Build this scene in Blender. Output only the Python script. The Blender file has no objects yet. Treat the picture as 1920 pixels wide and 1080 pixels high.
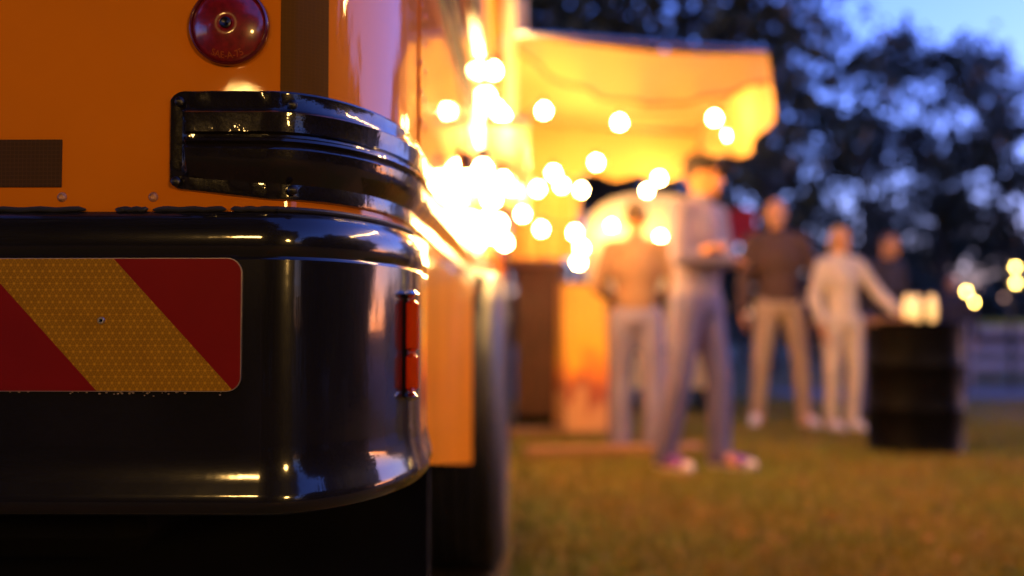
import bpy, math, random
import numpy as np
from mathutils import Vector, Matrix, Euler

random.seed(7)
rng = np.random.default_rng(7)
sc = bpy.context.scene
COL = sc.collection
R = math.radians

# ------------------------------------------------------------------ camera
F = 1867.0            # focal length in pixels of the 1920 frame (35 mm lens)
CAMZ = 0.82
PITCH = math.atan(70 / F)
cam_d = bpy.data.cameras.new("camera")
cam = bpy.data.objects.new("camera", cam_d)
COL.objects.link(cam)
cam.location = (0, 0, CAMZ)
cam.rotation_euler = (math.pi / 2 + PITCH, 0, 0)
cam_d.lens = 35.0
cam_d.sensor_width = 36.0
cam_d.clip_start = 0.02
cam_d.clip_end = 2000
cam_d.dof.use_dof = True
cam_d.dof.focus_distance = 1.04
cam_d.dof.aperture_fstop = 1.85
sc.camera = cam

# ------------------------------------------------------------------ sky, sun, exposure
SUN_EL, SUN_AZ = R(2.2), R(62)       # the last sun, low on the right beyond the frame
world = bpy.data.worlds.new("World")
sc.world = world
world.use_nodes = True
wn = world.node_tree
wn.nodes.clear()
w_out = wn.nodes.new("ShaderNodeOutputWorld")
w_bg = wn.nodes.new("ShaderNodeBackground")
w_sky = wn.nodes.new("ShaderNodeTexSky")
w_sky.sky_type = 'NISHITA'
w_sky.sun_disc = False
w_sky.sun_elevation = SUN_EL
w_sky.sun_rotation = SUN_AZ
w_sky.air_density = 1.0
w_sky.dust_density = 0.3
w_sky.ozone_density = 3.8
w_mix = wn.nodes.new("ShaderNodeMix")
w_mix.data_type = 'RGBA'
w_mix.blend_type = 'MULTIPLY'
w_mix.inputs[0].default_value = 1.0
w_mix.inputs[7].default_value = (1.06, 0.72, 1.40, 1)     # white balance of the evening picture
wn.links.new(w_sky.outputs[0], w_mix.inputs[6])
wn.links.new(w_mix.outputs[2], w_bg.inputs[0])
w_bg.inputs[1].default_value = 0.15
wn.links.new(w_bg.outputs[0], w_out.inputs[0])
sun_d = bpy.data.lights.new("sun", 'SUN')
sun_d.energy = 0.02
sun_d.angle = R(10)
sun_d.color = (1.0, 0.75, 0.6)
sun = bpy.data.objects.new("sun", sun_d)
COL.objects.link(sun)
sun.rotation_euler = (math.pi / 2 - R(3), 0, math.pi - SUN_AZ)
sc.view_settings.view_transform = 'Standard'
sc.view_settings.look = 'None'
sc.view_settings.exposure = 3.0
sc.view_settings.gamma = 1.0
sc.view_settings.use_curve_mapping = False
sc.render.engine = 'CYCLES'
sc.cycles.use_denoising = True
sc.cycles.max_bounces = 8
sc.cycles.caustics_reflective = False
sc.cycles.caustics_refractive = False
sc.cycles.sample_clamp_indirect = 6.0
sc.cycles.use_light_tree = True

BULB = 54.0          # radiance of a festoon bulb
WARM = (1.0, 0.56, 0.17)

# ------------------------------------------------------------------ helpers
CT, ST = math.cos(PITCH), math.sin(PITCH)


def P(px, py, Y):
    """world point at depth Y seen at pixel (px, py) of the 1920x1080 photograph"""
    x, y = (px - 960) / F, (540 - py) / F
    d = (x, CT - y * ST, ST + y * CT)
    t = Y / d[1]
    return Vector((d[0] * t, Y, CAMZ + d[2] * t))


def ground_d(py):
    return CAMZ * F / (py - 610)


class MB:
    """collects geometry that becomes ONE mesh object"""

    def __init__(self):
        self.v, self.f = [], []

    def add(self, vs, fs):
        n = len(self.v)
        self.v.extend(tuple(p) for p in vs)
        self.f.extend(tuple(i + n for i in q) for q in fs)
        return self

    def box(self, c, s, rot=None, bev=0.0):
        hx, hy, hz = s[0] / 2, s[1] / 2, s[2] / 2
        if bev <= 0:
            vs = [(x, y, z) for z in (-hz, hz) for y in (-hy, hy) for x in (-hx, hx)]
            fs = [(0, 2, 3, 1), (4, 5, 7, 6), (0, 1, 5, 4), (2, 6, 7, 3), (0, 4, 6, 2), (1, 3, 7, 5)]
        else:
            b = min(bev, hx * .9, hy * .9, hz * .9)
            rings = []
            for z, k in ((-hz, b), (-hz + b, 0), (hz - b, 0), (hz, b)):
                rings.append([(sx * (hx - k - (b if q else 0)), sy * (hy - k - (0 if q else b)), z)
                              for sx, sy, q in ((-1, -1, 0), (-1, -1, 1), (1, -1, 1), (1, -1, 0), (1, 1, 0), (1, 1, 1), (-1, 1, 1), (-1, 1, 0))])
            vs = [p for r in rings for p in r]
            fs = []
            for k in range(3):
                for i in range(8):
                    j = (i + 1) % 8
                    fs.append((k * 8 + i, k * 8 + j, (k + 1) * 8 + j, (k + 1) * 8 + i))
            fs += [tuple(range(7, -1, -1)), tuple(range(24, 32))]
        M = rot if rot is not None else Matrix.Identity(3)
        c = Vector(c)
        return self.add([M @ Vector(p) + c for p in vs], fs)

    def tube(self, pts, rad, n=10, cap=True, closed=False):
        pts = [Vector(p) for p in pts]
        rs = rad if isinstance(rad, (list, tuple)) else [rad] * len(pts)
        vs, fs = [], []
        prev = None
        m = len(pts)
        for i, p in enumerate(pts):
            a = pts[i - 1] if (i > 0 or closed) else p
            b = pts[(i + 1) % m] if (i < m - 1 or closed) else p
            t = (b - a)
            t = t.normalized() if t.length > 1e-9 else Vector((0, 0, 1))
            if prev is None:
                up = Vector((0, 0, 1)) if abs(t.z) < .9 else Vector((1, 0, 0))
                x = t.cross(up).normalized()
            else:
                x = prev - t * prev.dot(t)
                x = x.normalized() if x.length > 1e-6 else t.cross(Vector((0, 1, 0))).normalized()
            prev = x
            y = t.cross(x)
            for k in range(n):
                a_ = 2 * math.pi * k / n
                vs.append(p + (x * math.cos(a_) + y * math.sin(a_)) * rs[i])
        for i in range(m if closed else m - 1):
            for k in range(n):
                k2 = (k + 1) % n
                i2 = (i + 1) % m
                fs.append((i * n + k, i * n + k2, i2 * n + k2, i2 * n + k))
        if cap and not closed:
            fs.append(tuple(range(n - 1, -1, -1)))
            fs.append(tuple((m - 1) * n + k for k in range(n)))
        return self.add(vs, fs)

    def capsule(self, p0, r0, p1, r1, n=12):
        p0, p1 = Vector(p0), Vector(p1)
        t = (p1 - p0)
        L = t.length
        t = t.normalized() if L > 1e-6 else Vector((0, 0, 1))
        pts, rs = [], []
        for k in range(1, 5):
            a = math.pi / 2 * (1 - k / 4.0)
            pts.append(p0 - t * r0 * math.sin(a)); rs.append(max(r0 * math.cos(a), .0004))
        for k in range(0, 4):
            a = math.pi / 2 * (k / 4.0)
            pts.append(p1 + t * r1 * math.sin(a)); rs.append(max(r1 * math.cos(a), .0004))
        pts.insert(0, p0 - t * r0 * .999); rs.insert(0, .0006)
        pts.append(p1 + t * r1 * .999); rs.append(.0006)
        return self.tube(pts, rs, n)

    def ell(self, c, r, rot=None, n=14, m=9):
        vs, fs = [], []
        c = Vector(c)
        M = rot if rot is not None else Matrix.Identity(3)
        for i in range(1, m):
            ph = math.pi * i / m
            for k in range(n):
                a = 2 * math.pi * k / n
                vs.append(M @ Vector((r[0] * math.sin(ph) * math.cos(a), r[1] * math.sin(ph) * math.sin(a), r[2] * math.cos(ph))) + c)
        top, bot = len(vs), len(vs) + 1
        vs.append(M @ Vector((0, 0, r[2])) + c); vs.append(M @ Vector((0, 0, -r[2])) + c)
        for i in range(m - 2):
            for k in range(n):
                k2 = (k + 1) % n
                fs.append((i * n + k, (i + 1) * n + k, (i + 1) * n + k2, i * n + k2))
        for k in range(n):
            k2 = (k + 1) % n
            fs.append((top, k, k2)); fs.append((bot, (m - 2) * n + k2, (m - 2) * n + k))
        return self.add(vs, fs)

    def lathe(self, prof, n=24, M=None):
        """prof: (radius, height) pairs turned about local Z"""
        vs, fs = [], []
        for r, z in prof:
            for k in range(n):
                a = 2 * math.pi * k / n
                vs.append(Vector((r * math.cos(a), r * math.sin(a), z)))
        m = len(prof)
        for i in range(m - 1):
            for k in range(n):
                k2 = (k + 1) % n
                fs.append((i * n + k, i * n + k2, (i + 1) * n + k2, (i + 1) * n + k))
        if prof[0][0] > 1e-5:
            fs.append(tuple(range(n - 1, -1, -1)))
        if prof[-1][0] > 1e-5:
            fs.append(tuple((m - 1) * n + k for k in range(n)))
        if M is not None:
            vs = [M @ p for p in vs]
        return self.add(vs, fs)

    def grid(self, fn, nu, nv):
        vs = [fn(i / nu, j / nv) for j in range(nv + 1) for i in range(nu + 1)]
        w = nu + 1
        fs = [(j * w + i, j * w + i + 1, (j + 1) * w + i + 1, (j + 1) * w + i) for j in range(nv) for i in range(nu)]
        return self.add(vs, fs)

    def mesh(self, name, mat, smooth=True, angle=40):
        me = bpy.data.meshes.new(name)
        me.from_pydata([tuple(p) for p in self.v], [], self.f)
        me.validate()
        me.materials.append(mat)
        if smooth:
            me.polygons.foreach_set("use_smooth", [True] * len(me.polygons))
            try:
                me.set_sharp_from_angle(angle=R(angle))
            except Exception:
                pass
        me.update()
        return me

    def build(self, name, mat, parent=None, smooth=True, angle=40, loc=None):
        return link(name, self.mesh(name, mat, smooth, angle), parent, loc)


def link(name, me, parent=None, loc=None):
    o = bpy.data.objects.new(name, me)
    COL.objects.link(o)
    if parent is not None:
        o.parent = parent
    if loc is not None:
        o.location = loc
    return o


def tag(o, label=None, cat=None, group=None, kind=None):
    if label: o["label"] = label
    if cat: o["category"] = cat
    if group: o["group"] = group
    if kind: o["kind"] = kind
    return o


def thing(name, label, cat, loc=(0, 0, 0), rz=0.0, group=None):
    o = bpy.data.objects.new(name, None)
    COL.objects.link(o)
    o.location = loc
    o.rotation_euler = (0, 0, rz)
    o.empty_display_size = .2
    return tag(o, label, cat, group)


def copy_tree(o, parent=None):
    c = o.copy()
    COL.objects.link(c)
    if parent is not None:
        c.parent = parent
    for ch in list(o.children):
        copy_tree(ch, c)
    return c


# ------------------------------------------------------------------ materials
def nodes_of(m):
    m.use_nodes = True
    nt = m.node_tree
    return nt, nt.nodes.get("Principled BSDF")


def mat(name, col, rough=.5, metal=0., coat=0., coat_rough=.05, var=0., scale=8., bump=0., bscale=60., spec=.5, ior=1.5, stretch=None):
    m = bpy.data.materials.new(name)
    nt, b = nodes_of(m)
    b.inputs["Base Color"].default_value = (*col, 1)
    b.inputs["Roughness"].default_value = rough
    b.inputs["Metallic"].default_value = metal
    b.inputs["Coat Weight"].default_value = coat
    b.inputs["Coat Roughness"].default_value = coat_rough
    b.inputs["Specular IOR Level"].default_value = spec
    b.inputs["IOR"].default_value = ior
    tc = nt.nodes.new("ShaderNodeTexCoord")
    src = tc.outputs["Object"]
    if stretch:
        mp = nt.nodes.new("ShaderNodeMapping")
        mp.inputs["Scale"].default_value = stretch
        nt.links.new(src, mp.inputs[0]); src = mp.outputs[0]
    if var > 0:
        n = nt.nodes.new("ShaderNodeTexNoise")
        n.inputs["Scale"].default_value = scale
        n.inputs["Detail"].default_value = 6
        nt.links.new(src, n.inputs["Vector"])
        r = nt.nodes.new("ShaderNodeValToRGB")
        r.color_ramp.elements[0].position = .3
        r.color_ramp.elements[1].position = .7
        r.color_ramp.elements[0].color = (*[max(0, c * (1 - var)) for c in col], 1)
        r.color_ramp.elements[1].color = (*[min(1, c * (1 + var)) for c in col], 1)
        nt.links.new(n.outputs[0], r.inputs[0])
        nt.links.new(r.outputs[0], b.inputs["Base Color"])
    if bump > 0:
        n2 = nt.nodes.new("ShaderNodeTexNoise")
        n2.inputs["Scale"].default_value = bscale
        n2.inputs["Detail"].default_value = 4
        nt.links.new(src, n2.inputs["Vector"])
        bp = nt.nodes.new("ShaderNodeBump")
        bp.inputs["Strength"].default_value = bump
        bp.inputs["Distance"].default_value = .01
        nt.links.new(n2.outputs[0], bp.inputs["Height"])
        nt.links.new(bp.outputs[0], b.inputs["Normal"])
        if coat > 0:
            nt.links.new(bp.outputs[0], b.inputs["Coat Normal"])
    return m


def emis(name, col, strength, base=(.8, .7, .5)):
    m = bpy.data.materials.new(name)
    nt, b = nodes_of(m)
    b.inputs["Base Color"].default_value = (*base, 1)
    b.inputs["Emission Color"].default_value = (*col, 1)
    b.inputs["Emission Strength"].default_value = strength
    b.inputs["Roughness"].default_value = .3
    return m


def dusty(m, lo, hi, scale=3.5):
    nt = m.node_tree
    b = nt.nodes.get("Principled BSDF")
    tc = nt.nodes.new("ShaderNodeTexCoord")
    n = nt.nodes.new("ShaderNodeTexNoise"); n.inputs["Scale"].default_value = scale; n.inputs["Detail"].default_value = 9; n.inputs["Roughness"].default_value = .7
    nt.links.new(tc.outputs["Object"], n.inputs["Vector"])
    mr = nt.nodes.new("ShaderNodeMapRange")
    mr.inputs[1].default_value = .35; mr.inputs[2].default_value = .75; mr.inputs[3].default_value = lo; mr.inputs[4].default_value = hi
    nt.links.new(n.outputs[0], mr.inputs[0]); nt.links.new(mr.outputs[0], b.inputs["Coat Roughness"])
    return m


def speckle(m, scale, thresh, col, mix=.8):
    """small dust and stone-chip specks over a paint"""
    nt = m.node_tree
    b = nt.nodes.get("Principled BSDF")
    tc = nt.nodes.new("ShaderNodeTexCoord")
    vo = nt.nodes.new("ShaderNodeTexVoronoi")
    vo.inputs["Scale"].default_value = scale
    nt.links.new(tc.outputs["Object"], vo.inputs["Vector"])
    no = nt.nodes.new("ShaderNodeTexNoise")
    no.inputs["Scale"].default_value = 9
    nt.links.new(tc.outputs["Object"], no.inputs["Vector"])
    ad = nt.nodes.new("ShaderNodeMath"); ad.operation = 'MULTIPLY'
    sm = nt.nodes.new("ShaderNodeMath"); sm.operation = 'POWER'; sm.inputs[1].default_value = 3
    nt.links.new(no.outputs[0], sm.inputs[0])
    nt.links.new(sm.outputs[0], ad.inputs[0]); ad.inputs[1].default_value = thresh * 6
    lt = nt.nodes.new("ShaderNodeMath"); lt.operation = 'LESS_THAN'
    nt.links.new(vo.outputs["Distance"], lt.inputs[0]); nt.links.new(ad.outputs[0], lt.inputs[1])
    mu = nt.nodes.new("ShaderNodeMath"); mu.operation = 'MULTIPLY'; mu.inputs[1].default_value = mix
    nt.links.new(lt.outputs[0], mu.inputs[0])
    mx = nt.nodes.new("ShaderNodeMix"); mx.data_type = 'RGBA'
    nt.links.new(mu.outputs[0], mx.inputs[0])
    inp = b.inputs["Base Color"]
    if inp.links:
        nt.links.new(inp.links[0].from_socket, mx.inputs[6])
    else:
        mx.inputs[6].default_value = inp.default_value
    mx.inputs[7].default_value = (*col, 1)
    nt.links.new(mx.outputs[2], inp)
    return m


M = {}
M['paint'] = speckle(mat('bus_paint', (.72, .195, .004), .5, spec=.02, coat=.75, coat_rough=.07, var=.11, scale=3, bump=.035, bscale=6), 160, .0035, (.30, .09, .01), .6)
M['paint_low'] = speckle(mat('warm_lit_bus_paint', (.80, .245, .003), .6, spec=.02, coat=.12, coat_rough=.06, var=.08, scale=4, bump=.05, bscale=9), 120, .005, (.25, .08, .01), .6)  # same bus paint, goldener and duller: warm light put into the skirt colour
M['black'] = speckle(mat('black_gloss_paint', (.008, .007, .007), .3, spec=.08, coat=1., coat_rough=.05, var=.3, scale=5, bump=.05, bscale=14), 110, .006, (.30, .26, .22), .5)
M['rail'] = mat('black_rail_paint', (.009, .007, .007), .28, spec=.08, coat=1., coat_rough=.06, var=.3, scale=9, bump=.16, bscale=26)
for q_ in ('black', 'rail'):
    M[q_].node_tree.nodes['Principled BSDF'].inputs['Coat IOR'].default_value = 1.58
dusty(M['paint'], .012, .06); dusty(M['black'], .03, .13); dusty(M['rail'], .012, .05, 6)
M['rubber'] = mat('rubber', (.016, .016, .018), .55, var=.3, scale=20, bump=.1, bscale=80)
M['tyre'] = mat('tyre_rubber', (.011, .011, .013), .5, var=.3, scale=14, bump=.2, bscale=60)
M['steel'] = mat('zinc_steel', (.55, .52, .5), .3, metal=1., var=.2, scale=60)
M['dark_steel'] = mat('dark_steel', (.05, .05, .055), .4, metal=1.)
M['rust_screw'] = mat('painted_screw', (.45, .22, .10), .45, metal=.3, var=.4, scale=300)
M['amber'] = mat('amber_lens', (.70, .065, .002), .2, coat=1., var=.25, scale=120, bump=.3, bscale=240)
M['red_lens'] = mat('red_lens', (.19, .004, .006), .3, coat=1., coat_rough=.04, var=.35, scale=160)
M['red_rim'] = mat('red_rim', (.10, .004, .008), .25, coat=1.)
M['letter'] = mat('moulded_letter', (.42, .09, .012), .35)  # orange of the light through the lens put into the letter colour
M['plate_red'] = mat('plate_red', (.20, .0025, .002), .5, spec=.12, var=.08, scale=12)
M['plate_edge'] = mat('plate_aluminium', (.35, .27, .27), .4, metal=.8)
M['glass'] = mat('window_glass', (.03, .03, .035), .05, coat=1., spec=.8)
M['chrome'] = mat('bright_trim', (.7, .68, .66), .15, metal=1.)
M['under'] = mat('underbody', (.005, .0045, .004), .9, spec=.1, var=.4, scale=6)
M['wood'] = mat('wood', (.27, .13, .055), .55, var=.35, scale=5, stretch=(1, 9, 9), bump=.2, bscale=12)
M['dark_wood'] = mat('dark_wood', (.13, .042, .016), .5, var=.4, scale=4, stretch=(9, 9, 1), bump=.2, bscale=20)
M['cream'] = mat('cream_paint', (.72, .6, .36), .4, coat=.3, var=.06, scale=4)
M['drum'] = mat('black_drum_paint', (.003, .0026, .0026), .5, spec=.06, var=.5, scale=7, bump=.08, bscale=20)
M['cable'] = mat('cable_rubber', (.02, .02, .02), .6)
M['bulb'] = emis('warm_bulb', WARM, BULB)
M['far_bulb'] = emis('far_bulb', (1.0, .60, .12), 9.)
M['lantern'] = emis('lantern_glow', (1.0, .56, .15), 15.5)
M['jar_glow'] = emis('candle_jar', (1.0, .52, .13), .16)
M['interior'] = mat('interior_panel', (.62, .52, .36), .5, var=.05)


def tape_mat(name, base, line, pitch, hexes, rough=.35, coat=.12):
    """retro-reflective sheet: fine cell pattern as flat print under a clear film"""
    m = bpy.data.materials.new(name)
    nt, b = nodes_of(m)
    b.inputs["Roughness"].default_value = rough
    b.inputs["Coat Weight"].default_value = coat
    b.inputs["Coat Roughness"].default_value = .15
    b.inputs["Specular IOR Level"].default_value = coat
    tc = nt.nodes.new("ShaderNodeTexCoord")
    sx = nt.nodes.new("ShaderNodeSeparateXYZ")
    nt.links.new(tc.outputs["Object"], sx.inputs[0])

    def math_(op, a, b_=None):
        n = nt.nodes.new("ShaderNodeMath"); n.operation = op
        for i, q in enumerate((a, b_)):
            if q is None: continue
            if isinstance(q, (int, float)): n.inputs[i].default_value = q
            else: nt.links.new(q, n.inputs[i])
        return n.outputs[0]

    def tri(dx, dz, per):
        s = math_('ADD', math_('MULTIPLY', sx.outputs[0], dx / per), math_('MULTIPLY', sx.outputs[2], dz / per))
        return math_('MULTIPLY', math_('ABSOLUTE', math_('SUBTRACT', math_('FRACT', math_('ADD', s, 1000.0)), .5)), 2.0)

    if hexes:
        ds = [tri(math.cos(a), math.sin(a), pitch * .866) for a in (R(30), R(90), R(150))] + [tri(math.cos(a), math.sin(a), pitch * .5) for a in (0, R(60), R(120))]
        tot = None
        for k, d in enumerate(ds):
            e = math_('POWER', d, 6.0 if k < 3 else 3.0)
            e = math_('MULTIPLY', e, 1.35 if k < 3 else .5)
            tot = e if tot is None else math_('ADD', tot, e)
        v = math_('MULTIPLY', tot, .42)
    else:
        v = math_('MAXIMUM', math_('POWER', tri(1, 0, pitch), 8.), math_('POWER', tri(0, 1, pitch), 8.))
    no = nt.nodes.new("ShaderNodeTexNoise"); no.inputs["Scale"].default_value = 55
    nt.links.new(tc.outputs["Object"], no.inputs["Vector"])
    v = math_('MULTIPLY', v, math_('ADD', no.outputs[0], .5))
    mx = nt.nodes.new("ShaderNodeMix"); mx.data_type = 'RGBA'
    nt.links.new(v, mx.inputs[0])
    mx.inputs[6].default_value = (*base, 1); mx.inputs[7].default_value = (*line, 1)
    nt.links.new(mx.outputs[2], b.inputs["Base Color"])
    return m


M['plate_yellow'] = tape_mat('plate_yellow_sheet', (.20, .085, .003), (.56, .27, .012), .0075, True)
M['tape'] = tape_mat('olive_tape', (.115, .050, .005), (.14, .060, .006), .004, False, .6, .03)
M['patch'] = tape_mat('dark_patch', (.052, .022, .004), (.085, .037, .008), .0045, False, .5)


def fabric(name, col, trans=.35):
    m = bpy.data.materials.new(name)
    nt, b = nodes_of(m)
    b.inputs["Base Color"].default_value = (*col, 1)
    b.inputs["Roughness"].default_value = .8
    tr = nt.nodes.new("ShaderNodeBsdfTranslucent"); tr.inputs[0].default_value = (*col, 1)
    mx = nt.nodes.new("ShaderNodeMixShader"); mx.inputs[0].default_value = trans
    out = [n for n in nt.nodes if n.type == 'OUTPUT_MATERIAL'][0]
    nt.links.new(b.outputs[0], mx.inputs[1]); nt.links.new(tr.outputs[0], mx.inputs[2]); nt.links.new(mx.outputs[0], out.inputs[0])
    n = nt.nodes.new("ShaderNodeTexNoise"); n.inputs["Scale"].default_value = 3.5; n.inputs["Detail"].default_value = 5
    tc = nt.nodes.new("ShaderNodeTexCoord"); nt.links.new(tc.outputs["Object"], n.inputs["Vector"])
    bp = nt.nodes.new("ShaderNodeBump"); bp.inputs["Strength"].default_value = .5; bp.inputs["Distance"].default_value = .03
    nt.links.new(n.outputs[0], bp.inputs["Height"]); nt.links.new(bp.outputs[0], b.inputs["Normal"])
    return m


M['amber'] = fabric('amber_lens_plastic', (.85, .11, .004), .55)
M['amber'].node_tree.nodes['Principled BSDF'].inputs['Roughness'].default_value = .15
M['canvas'] = fabric('awning_canvas', (.60, .36, .11), .12)

# ------------------------------------------------------------------ ground
g = bpy.data.materials.new('trodden_grass')
nt, b = nodes_of(g)
b.inputs["Roughness"].default_value = .95
tc = nt.nodes.new("ShaderNodeTexCoord")
n1 = nt.nodes.new("ShaderNodeTexNoise"); n1.inputs["Scale"].default_value = 1.1; n1.inputs["Detail"].default_value = 8
n2 = nt.nodes.new("ShaderNodeTexNoise"); n2.inputs["Scale"].default_value = 22; n2.inputs["Detail"].default_value = 5
nt.links.new(tc.outputs["Object"], n1.inputs["Vector"]); nt.links.new(tc.outputs["Object"], n2.inputs["Vector"])
r1 = nt.nodes.new("ShaderNodeValToRGB")
r1.color_ramp.elements[0].position = .35; r1.color_ramp.elements[0].color = (.085, .090, .007, 1)
r1.color_ramp.elements[1].position = .68; r1.color_ramp.elements[1].color = (.19, .095, .020, 1)
r2 = nt.nodes.new("ShaderNodeValToRGB")
r2.color_ramp.elements[0].position = .3; r2.color_ramp.elements[0].color = (.45, .45, .45, 1)
r2.color_ramp.elements[1].position = .75; r2.color_ramp.elements[1].color = (1.35, 1.3, 1.2, 1)
mx = nt.nodes.new("ShaderNodeMix"); mx.data_type = 'RGBA'; mx.blend_type = 'MULTIPLY'; mx.inputs[0].default_value = 1
nt.links.new(n1.outputs[0], r1.inputs[0]); nt.links.new(n2.outputs[0], r2.inputs[0])
nt.links.new(r1.outputs[0], mx.inputs[6]); nt.links.new(r2.outputs[0], mx.inputs[7]); nt.links.new(mx.outputs[2], b.inputs["Base Color"])
bp = nt.nodes.new("ShaderNodeBump"); bp.inputs["Strength"].default_value = .8; bp.inputs["Distance"].default_value = .03
nt.links.new(n2.outputs[0], bp.inputs["Height"]); nt.links.new(bp.outputs[0], b.inputs["Normal"])
M['ground'] = g
tag(MB().grid(lambda a, c: ((a - .5) * 900, -200 + c * 900, 0), 8, 8).build('ground', g, smooth=False), kind='structure')
M['path'] = mat('gravel_path', (.11, .11, .125), .9, var=.35, scale=14, bump=.4, bscale=40)
pth = MB()
pts = [(3.2, 9.2, 12.6), (5.0, 7.6, 12.8), (7.5, 6.6, 13.2), (12, 6.0, 14), (25, 5, 16)]
pth.add([q for x, y0, y1 in pts for q in ((x, y0, .004), (x, y1, .004))], [(i * 2, i * 2 + 2, i * 2 + 3, i * 2 + 1) for i in range(len(pts) - 1)])
tag(pth.build('path', M['path'], smooth=False), kind='structure')


def scatter_tris(name, mtl, n, area, h, w, seed, flat=False):
    r = np.random.default_rng(seed)
    x0, x1, y0, y1 = area
    # denser towards the camera
    y = y0 + (y1 - y0) * r.random(n) ** 1.6
    half = y * 1000 / F + .5
    x = np.maximum(x0, -.1) + (np.minimum(x1, half) + .1) * r.random(n)
    a = r.random(n) * 2 * np.pi
    hh = h * (.4 + r.random(n)); ww = w * (.6 + .8 * r.random(n))
    base = np.stack([x, y, np.zeros(n)], 1)
    side = np.stack([np.cos(a), np.sin(a), np.zeros(n)], 1) * ww[:, None]
    lean = np.stack([r.normal(0, .5, n), r.normal(0, .5, n), np.ones(n) * (0.05 if flat else 1)], 1)
    tip = base + lean * hh[:, None] + np.array([0, 0, .008])
    v = np.stack([base - side, base + side, tip], 1).reshape(-1, 3)
    v[:, 2] += 0.006 if flat else -0.002
    if flat:
        v[:, 2] += r.random(len(v)) * .012
    me = bpy.data.meshes.new(name)
    me.vertices.add(n * 3); me.vertices.foreach_set("co", v.astype(np.float32).ravel())
    me.loops.add(n * 3); me.loops.foreach_set("vertex_index", np.arange(n * 3, dtype=np.int32))
    me.polygons.add(n); me.polygons.foreach_set("loop_start", np.arange(0, n * 3, 3, dtype=np.int32))
    me.polygons.foreach_set("loop_total", np.full(n, 3, dtype=np.int32))
    me.update(calc_edges=True)
    me.materials.append(mtl)
    return link(name, me)


def rnd_mat(name, c0, c1, rough=.7):
    m = bpy.data.materials.new(name)
    nt, b = nodes_of(m)
    b.inputs["Roughness"].default_value = rough
    gi = nt.nodes.new("ShaderNodeNewGeometry")
    rp = nt.nodes.new("ShaderNodeValToRGB")
    rp.color_ramp.elements[0].color = (*c0, 1); rp.color_ramp.elements[1].color = (*c1, 1)
    nt.links.new(gi.outputs["Random Per Island"], rp.inputs[0]); nt.links.new(rp.outputs[0], b.inputs["Base Color"])
    return m


M['grass'] = rnd_mat('grass_blades', (.55, .55, .55), (1.5, 1.45, 1.3))
nt, b = nodes_of(M['grass'])
tc = nt.nodes.new("ShaderNodeTexCoord"); n1 = nt.nodes.new("ShaderNodeTexNoise"); n1.inputs["Scale"].default_value = 1.3; n1.inputs["Detail"].default_value = 7
nt.links.new(tc.outputs["Object"], n1.inputs["Vector"])
r1 = nt.nodes.new("ShaderNodeValToRGB"); e = r1.color_ramp.elements
e[0].position = .40; e[0].color = (.175, .185, .006, 1); e[1].position = .62; e[1].color = (.25, .180, .014, 1)
nt.links.new(n1.outputs[0], r1.inputs[0])
mx = nt.nodes.new("ShaderNodeMix"); mx.data_type = 'RGBA'; mx.blend_type = 'MULTIPLY'; mx.inputs[0].default_value = 1
nt.links.new(r1.outputs[0], mx.inputs[6]); nt.links.new(b.inputs["Base Color"].links[0].from_socket, mx.inputs[7]); nt.links.new(mx.outputs[2], b.inputs["Base Color"])
M['litter'] = rnd_mat('dry_leaves', (.22, .06, .012), (.55, .24, .06))
tag(scatter_tris('grass', M['grass'], 150000, (0, 7, 2.4, 11), .034, .0035, 3), 'short trodden grass lit by the festoon lights', None, kind='stuff')
tag(scatter_tris('fallen_leaves', M['litter'], 3500, (0, 7, 2.4, 10), .03, .022, 5, True), 'small dry leaves scattered over the grass', None, kind='stuff')

# ------------------------------------------------------------------ bus
YR = 1.06                        # depth of the rear panel
KS = 300.0
YAW = math.atan(30 / F)
def side_x(Y): return (30 * Y - KS) / F
ORG = Vector((side_x(YR), YR, 0))
bus = thing('food_bus', 'orange-yellow bus with black bumper and rails, rear corner close to the camera', 'bus', ORG, -YAW)
CY, SY = math.cos(YAW), math.sin(YAW)


def L(p):
    """world -> bus coordinates (u across, v forward, z up)"""
    d = Vector(p) - ORG
    return Vector((d.x * CY - d.y * SY, d.x * SY + d.y * CY, d.z))


def LP(px, py, Y): return L(P(px, py, Y))


A_, B_ = .12, .27                # plan radii of the rounded rear corner
V_END = 7.3
U_LEFT = -2.25


def plan(v_end, u_start=U_LEFT, nc=40, extra_u=(), step=.25):
    """plan line from the rear, round the corner and along the side: (u, v, nu, nv)"""
    out = []
    us = sorted(set([u_start, -A_] + [x for x in extra_u if u_start < x < -A_] + list(np.linspace(u_start, -A_, 10))))
    for u in us[:-1]:
        out.append((u, 0., 0., -1.))
    for k in range(nc + 1):
        t = math.pi / 2 * k / nc
        u, v = -A_ + A_ * math.sin(t), B_ - B_ * math.cos(t)
        nx, ny = math.sin(t) / A_, -math.cos(t) / B_
        l = math.hypot(nx, ny)
        if v > v_end: break
        out.append((u, v, nx / l, ny / l))
    v = B_
    while v < v_end - 1e-6:
        v = min(v + step, v_end)
        out.append((0., v, 1., 0.))
    return out


def arclen(path):
    s, acc = [0.], 0.
    for a, b_ in zip(path, path[1:]):
        acc += math.hypot(b_[0] - a[0], b_[1] - a[1]); s.append(acc)
    return s


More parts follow.
